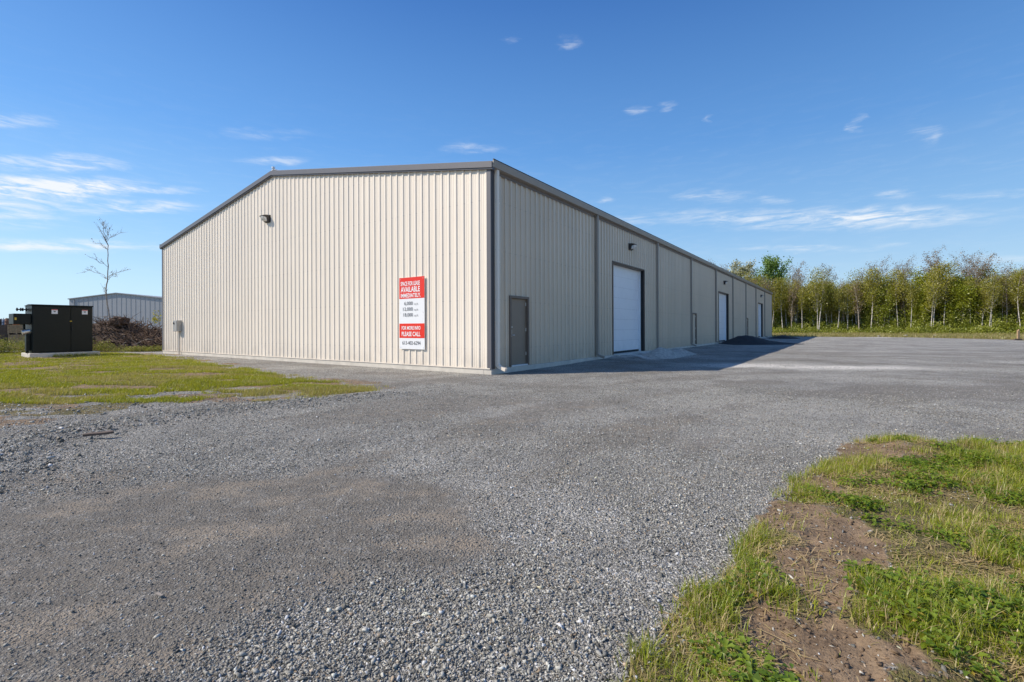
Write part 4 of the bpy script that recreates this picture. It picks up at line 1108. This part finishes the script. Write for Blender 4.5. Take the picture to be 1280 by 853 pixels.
M['blue_plastic'] = paint('faded_blue_plastic', (.10, .15, .24), .6)
def drum(loc, mat, label):
    e = empty('drum', loc); tag(e, label, 'drum', 'plastic drums on the crates')
    m = MB(); prof = [(0, .26), (.03, .285), (.28, .285), (.30, .297), (.33, .285), (.58, .285), (.60, .297), (.63, .285), (.86, .285), (.9, .25)]
    n = 18; vs = [(r_*math.cos(2*math.pi*k/n), r_*math.sin(2*math.pi*k/n), z) for z, r_ in prof for k in range(n)]
    m.add(vs, [(i*n+k, i*n+(k+1) % n, (i+1)*n+(k+1) % n, (i+1)*n+k) for i in range(len(prof)-1) for k in range(n)]+[list(range((len(prof)-1)*n, len(prof)*n))]); m.build('barrel', mat, e, smooth=True)
    m = MB(); m.tube([(.12, 0, .89), (.12, 0, .94)], .04, 10); m.build('bung', M['black'], e)
drum((-55.2, 51.6, 1.70), M['wood_dark'], 'rusty dark drum on the crate at the picture edge')
drum((-53.6, 51.0, 1.75), M['rust'], 'rust brown drum on the dark crate in the shadowed gap')
drum((-52.9, 51.1, 1.75), M['orange_plastic'], 'orange drum beside the side box of the cabinet, above the pale crates')
drum((-54.55, 51.6, 1.70), M['blue_plastic'], 'blue drum next to the rusty dark one at the picture edge')

# ------------------------------------------------------------------ heaps of dark gravel in the shade
def heap(loc, prof, label, rz, half):
    """prof: (u, height) along its length; half: depth"""
    us = np.linspace(prof[0][0], prof[-1][0], 80); vs_ = np.linspace(-half, half, 40); A, B = np.meshgrid(us, vs_, indexing='ij')
    hp = np.interp(A, [p[0] for p in prof], [p[1] for p in prof]); hp = np.maximum(hp, .02)
    hh = hp*np.clip(1-np.abs(B/half)**1.35, 0, 1)*(.85+.3*fbm(A*1.4, B*1.4, 4))+.02*(fbm(A*9, B*9, 3)-.5)-.03
    idx = np.arange(A.size).reshape(A.shape); q = np.stack([idx[:-1, :-1], idx[1:, :-1], idx[1:, 1:], idx[:-1, 1:]], -1).reshape(-1, 4)
    o = np_mesh('gravel_heap', np.stack([A.ravel(), B.ravel(), hh.ravel()], 1), q, M['asphalt_heap'], smooth=True); o.location = loc; o.rotation_euler.z = rz
    return tag(o, label, 'gravel heap')
heap((19.6, 40.2, 0), [(-2.3, 0), (-1.5, .36), (-.6, .72), (.1, .84), (.9, .66), (1.8, .36), (3.0, .2), (4.6, .05), (5.2, 0)], 'dark pointed heap of fine gravel outside the middle overhead door', .1, 2.1)
heap((34.3, 60.5, 0), [(-2.6, 0), (-1.8, .35), (-.6, .45), (.8, .38), (2.2, .2), (3.4, 0)], 'low dark gravel heap in the shade near the farthest door', .9, 1.8)
M['pale_heap'] = paint('pale_crushed_stone', (.46, .43, .37), .9, var=.5, scale=9, bump=.9)
hx_, hy_, _h = to_world(12.6, -1.55)
o = heap((hx_, hy_, 0.0), [(-2.9, 0), (-2.0, .30), (-1.2, .50), (-.4, .36), (.6, .22), (1.6, .38), (2.3, .18), (3.0, 0)], 'low pale spill of crushed stone below the first overhead door', ANG, .95); o.data.materials[0] = M['pale_heap']
# pale rocks along the far edge of the yard
def rock(loc, r_, label):
    bm = bmesh.new(); bmesh.ops.create_icosphere(bm, subdivisions=3, radius=1); off = Vector(rng.uniform(0, 50, 3))
    for v in bm.verts:
        p = v.co.copy(); v.co = Vector((p.x*1.2, p.y, p.z*.7))*r_*(1+.35*mnoise.noise(p*1.4+off)+.12*mnoise.noise(p*4+off))
    me = bpy.data.meshes.new('pale_rock'); bm.to_mesh(me); bm.free(); me.materials.append(M['rock']); o = bpy.data.objects.new('pale_rock', me); col.objects.link(o); o.location = loc
    tag(o, label, 'rock', 'pale rocks along the far yard edge')
for (x, y, r_), lb in zip([(51.9, 67.8, .20), (55.2, 67.2, .26), (56.4, 66.0, .16), (58.6, 66.4, .22)], ['pale rock nearest the warehouse on the far yard edge', 'largest pale rock on the far yard edge below the leafy undergrowth', 'smallest pale rock just past the largest one on the far yard edge', 'pale rock farthest from the warehouse on the far yard edge']):
    rock((x, y, gh(x, y)+r_*.35), r_, lb)
stk = empty('wooden_stake', (51.9, 49.1, gh(51.9, 49.1))); tag(stk, 'short orange-brown broken stake at the yard edge by the wood', 'stake')
m = MB(); m.prism([(-.11, -.1), (.11, -.1), (.11, 1.0), (.03, 1.12), (-.05, .93), (-.11, 1.02)], 'y', -.06, .06); m.build('post', M['wood'], stk, bevel=.01)
m = MB(); m.box(-.45, .3, -.1, .12, .0, .14); m.build('base_board', M['wood_dark'], stk, bevel=.01)
# broken plank on the loose stones at the left
m = MB(); m.prism([(-.17, -.03), (.10, -.035), (.18, -.01), (.15, .03), (-.15, .035), (-.19, .01)], 'z', 0, .03)
pl = m.build('broken_plank', M['wood_dark'], None, bevel=.004); pl.location = (-5.28, 6.12, gh(-5.28, 6.12)+.05); pl.rotation_euler = (R(6), R(-4), R(8))
tag(pl, 'short broken brown plank lying on the loose stones by the lawn', 'plank')
m = MB(); m.prism([(-.032, -.006), (.025, -.008), (.034, .002), (-.02, .007)], 'z', 0, .006)
pl = m.build('wood_chip', M['stick_pale'], None); pl.location = (-1.86, 2.52, gh(-1.86, 2.52)+.012); pl.rotation_euler = (R(10), 0, R(-25)); tag(pl, 'small bleached wood chip on the bare brownish gravel', 'wood chip')

# ------------------------------------------------------------------ sky, sun, camera
SUN_EL = R(41.9); SUN_AZ = (-7.0, -1.0)
w = bpy.data.worlds.new('World'); scene.world = w; w.use_nodes = True
nt = NT(w.node_tree); bg = nt.n['Background']
sky = nt.new('ShaderNodeTexSky', sky_type='NISHITA', sun_disc=False)
sky.sun_elevation = SUN_EL; sky.sun_rotation = math.atan2(SUN_AZ[0], SUN_AZ[1]); sky.altitude = 100
sky.air_density = 1.0; sky.dust_density = .6; sky.ozone_density = 3.0
co = nt.new('ShaderNodeTexCoord').outputs['Generated']
sx = nt.new('ShaderNodeSeparateXYZ'); nt.link(co, sx.inputs[0])
az = nt.math('ARCTAN2', sx.outputs[0], sx.outputs[1]); el = nt.math('ARCSINE', sx.outputs[2])
cb = nt.new('ShaderNodeCombineXYZ'); nt.link(az, cb.inputs[0]); nt.link(el, cb.inputs[1]); ae = cb.outputs[0]
def mapped(vec, loc=(0, 0, 0), sc=(1, 1, 1), rot=0, typ='POINT'):
    n = nt.new('ShaderNodeMapping', vector_type=typ); nt.link(vec, n.inputs[0]); n.inputs['Location'].default_value = loc; n.inputs['Scale'].default_value = sc; n.inputs['Rotation'].default_value = (0, 0, rot); return n.outputs[0]
# ragged edges: shift the sky position by noise before testing the streaks
wn = nt.new('ShaderNodeTexNoise'); nt.link(mapped(ae, sc=(9, 26, 1)), wn.inputs['Vector']); wn.inputs['Scale'].default_value = 1.6; wn.inputs['Detail'].default_value = 5; wn.inputs['Roughness'].default_value = .62
vs = nt.new('ShaderNodeVectorMath', operation='SUBTRACT'); nt.link(wn.outputs['Color'], vs.inputs[0]); vs.inputs[1].default_value = (.5, .5, .5)
vm = nt.new('ShaderNodeVectorMath', operation='MULTIPLY'); nt.link(vs.outputs[0], vm.inputs[0]); vm.inputs[1].default_value = (.09, .022, 0)
va = nt.new('ShaderNodeVectorMath', operation='ADD'); nt.link(ae, va.inputs[0]); nt.link(vm.outputs[0], va.inputs[1]); wae = va.outputs[0]
CL = [(-0.7557, 0.2486, 0.0883, 0.0114, 0.6), (-0.8103, 0.1989, 0.1387, 0.0188, 1.15), (-0.7332, 0.2207, 0.0875, 0.0142, 0.6), (-0.6438, 0.2289, 0.0907, 0.0063, 0.4), (-0.67, 0.1984, 0.1128, 0.0101, 0.7), (-0.8064, 0.1662, 0.0599, 0.0202, 0.55), (-0.7604, 0.1275, 0.1446, 0.0083, 0.75), (-0.806, 0.2943, 0.04, 0.0095, 0.45), (-0.4567, 0.3048, 0.0605, 0.0082, 0.35), (-0.0819, 0.3597, 0.0663, 0.0087, 0.38), (0.1203, 0.535, 0.0247, 0.0098, 0.35), (0.0023, 0.541, 0.02, 0.0049, 0.15), (0.2627, 0.4149, 0.0249, 0.0081, 0.4), (0.3134, 0.4133, 0.0166, 0.0067, 0.2), (0.3855, 0.3836, 0.01, 0.0067, 0.4), (0.6272, 0.331, 0.011, 0.0109, 0.35), (0.716, 0.2922, 0.019, 0.0104, 0.35), (0.3964, 0.2486, 0.0711, 0.0116, 0.38), (0.4981, 0.2299, 0.0361, 0.007, 0.32), (0.6713, 0.2149, 0.0287, 0.0062, 0.35), (0.7828, 0.1935, 0.0588, 0.0057, 0.3), (0.542, 0.1913, 0.276, 0.0179, 0.52), (0.6608, 0.18, 0.0938, 0.0192, 0.42), (0.5418, 0.1399, 0.1165, 0.0056, 0.4), (0.2384, 0.216, 0.0505, 0.0077, 0.3), (0.1907, 0.2555, 0.0225, 0.0061, 0.3), (0.6862, 0.1322, 0.034, 0.0051, 0.2), (0.8111, 0.099, 0.0476, 0.0057, 0.25), (-0.4765, 0.3473, 0.079, 0.0092, 0.2)]
tot = None
for a, e, ra, re, wt in CL:
    ln = nt.new('ShaderNodeVectorMath', operation='LENGTH'); nt.link(mapped(wae, (a, e, 0), (ra*1.3, re*1.45, 1), -math.tan(e)*math.tan(a)*math.cos(e)**2, 'TEXTURE'), ln.inputs[0])
    k = nt.rng(ln.outputs['Value'], 1.0, .0, 0, wt)
    tot = k if tot is None else nt.math('ADD', tot, k)
fib = nt.noise(mapped(ae, sc=(13, 75, 1), rot=.10), 1.3, 6, .62, .6); fine = nt.noise(mapped(ae, sc=(60, 150, 1), rot=.5), 1.2, 4, .6)
den = nt.math('MULTIPLY', tot, nt.math('ADD', nt.rng(fib, .34, .70, .10, 1.3), nt.math('MULTIPLY', nt.math('SUBTRACT', fine, .5), .5)), clamp=True)
hz_ = nt.math('MULTIPLY', nt.rng(fib, .45, .75), nt.math('MULTIPLY', nt.rng(el, .02, .14, 0, .05), nt.rng(el, .5, .2)))
den = nt.math('MINIMUM', nt.math('ADD', nt.math('MULTIPLY', den, .95), hz_), .93)
SKYC = [(0, (.55, .76, .92)), (.05, (.46, .70, .93)), (.12, (.27, .54, .90)), (.22, (.125, .36, .80)), (.38, (.045, .185, .555)), (.7, (.026, .11, .38)), (1, (.025, .09, .30))]
rp = nt.ramp(nt.math('DIVIDE', el, math.pi/2, clamp=True), SKYC)
# brighter and paler towards the sun's side
sunw = nt.rng(az, .9, -1.2, .94, 1.22)
rs = nt.new('ShaderNodeVectorMath', operation='SCALE'); nt.link(rp, rs.inputs[0]); nt.link(nt.math('MULTIPLY', sunw, 1/.15), rs.inputs['Scale'])
c0 = nt.mix(.8, sky.outputs[0], rs.outputs[0])
c = nt.mix(den, c0, (6.3, 6.5, 6.7, 1))
nt.link(c, bg.inputs[0]); bg.inputs[1].default_value = .15
sd = bpy.data.lights.new('sun', 'SUN'); sd.energy = 5.0; sd.angle = R(.53); sd.color = (1, .91, .78)
so = bpy.data.objects.new('sun', sd); col.objects.link(so)
hx = math.hypot(*SUN_AZ); dv = Vector((SUN_AZ[0]/hx*math.cos(SUN_EL), SUN_AZ[1]/hx*math.cos(SUN_EL), math.sin(SUN_EL)))
so.rotation_euler = dv.to_track_quat('Z', 'Y').to_euler(); so.location = (-20, -5, 30)
cam = bpy.data.cameras.new('camera'); co_ = bpy.data.objects.new('camera', cam); col.objects.link(co_)
cam.sensor_width = 36; cam.lens = 598.773/1280*36; cam.shift_y = -(426.5-410.748)/1280; cam.clip_end = 6000; cam.clip_start = .05
co_.location = (0, 0, 1.397); co_.rotation_euler = (R(90), .00379, 0)
scene.camera = co_
scene.view_settings.view_transform = 'Standard'; scene.view_settings.look = 'None'; scene.view_settings.exposure = 0
scene.render.engine = 'CYCLES'
scene.cycles.max_bounces = 8; scene.cycles.use_denoising = True
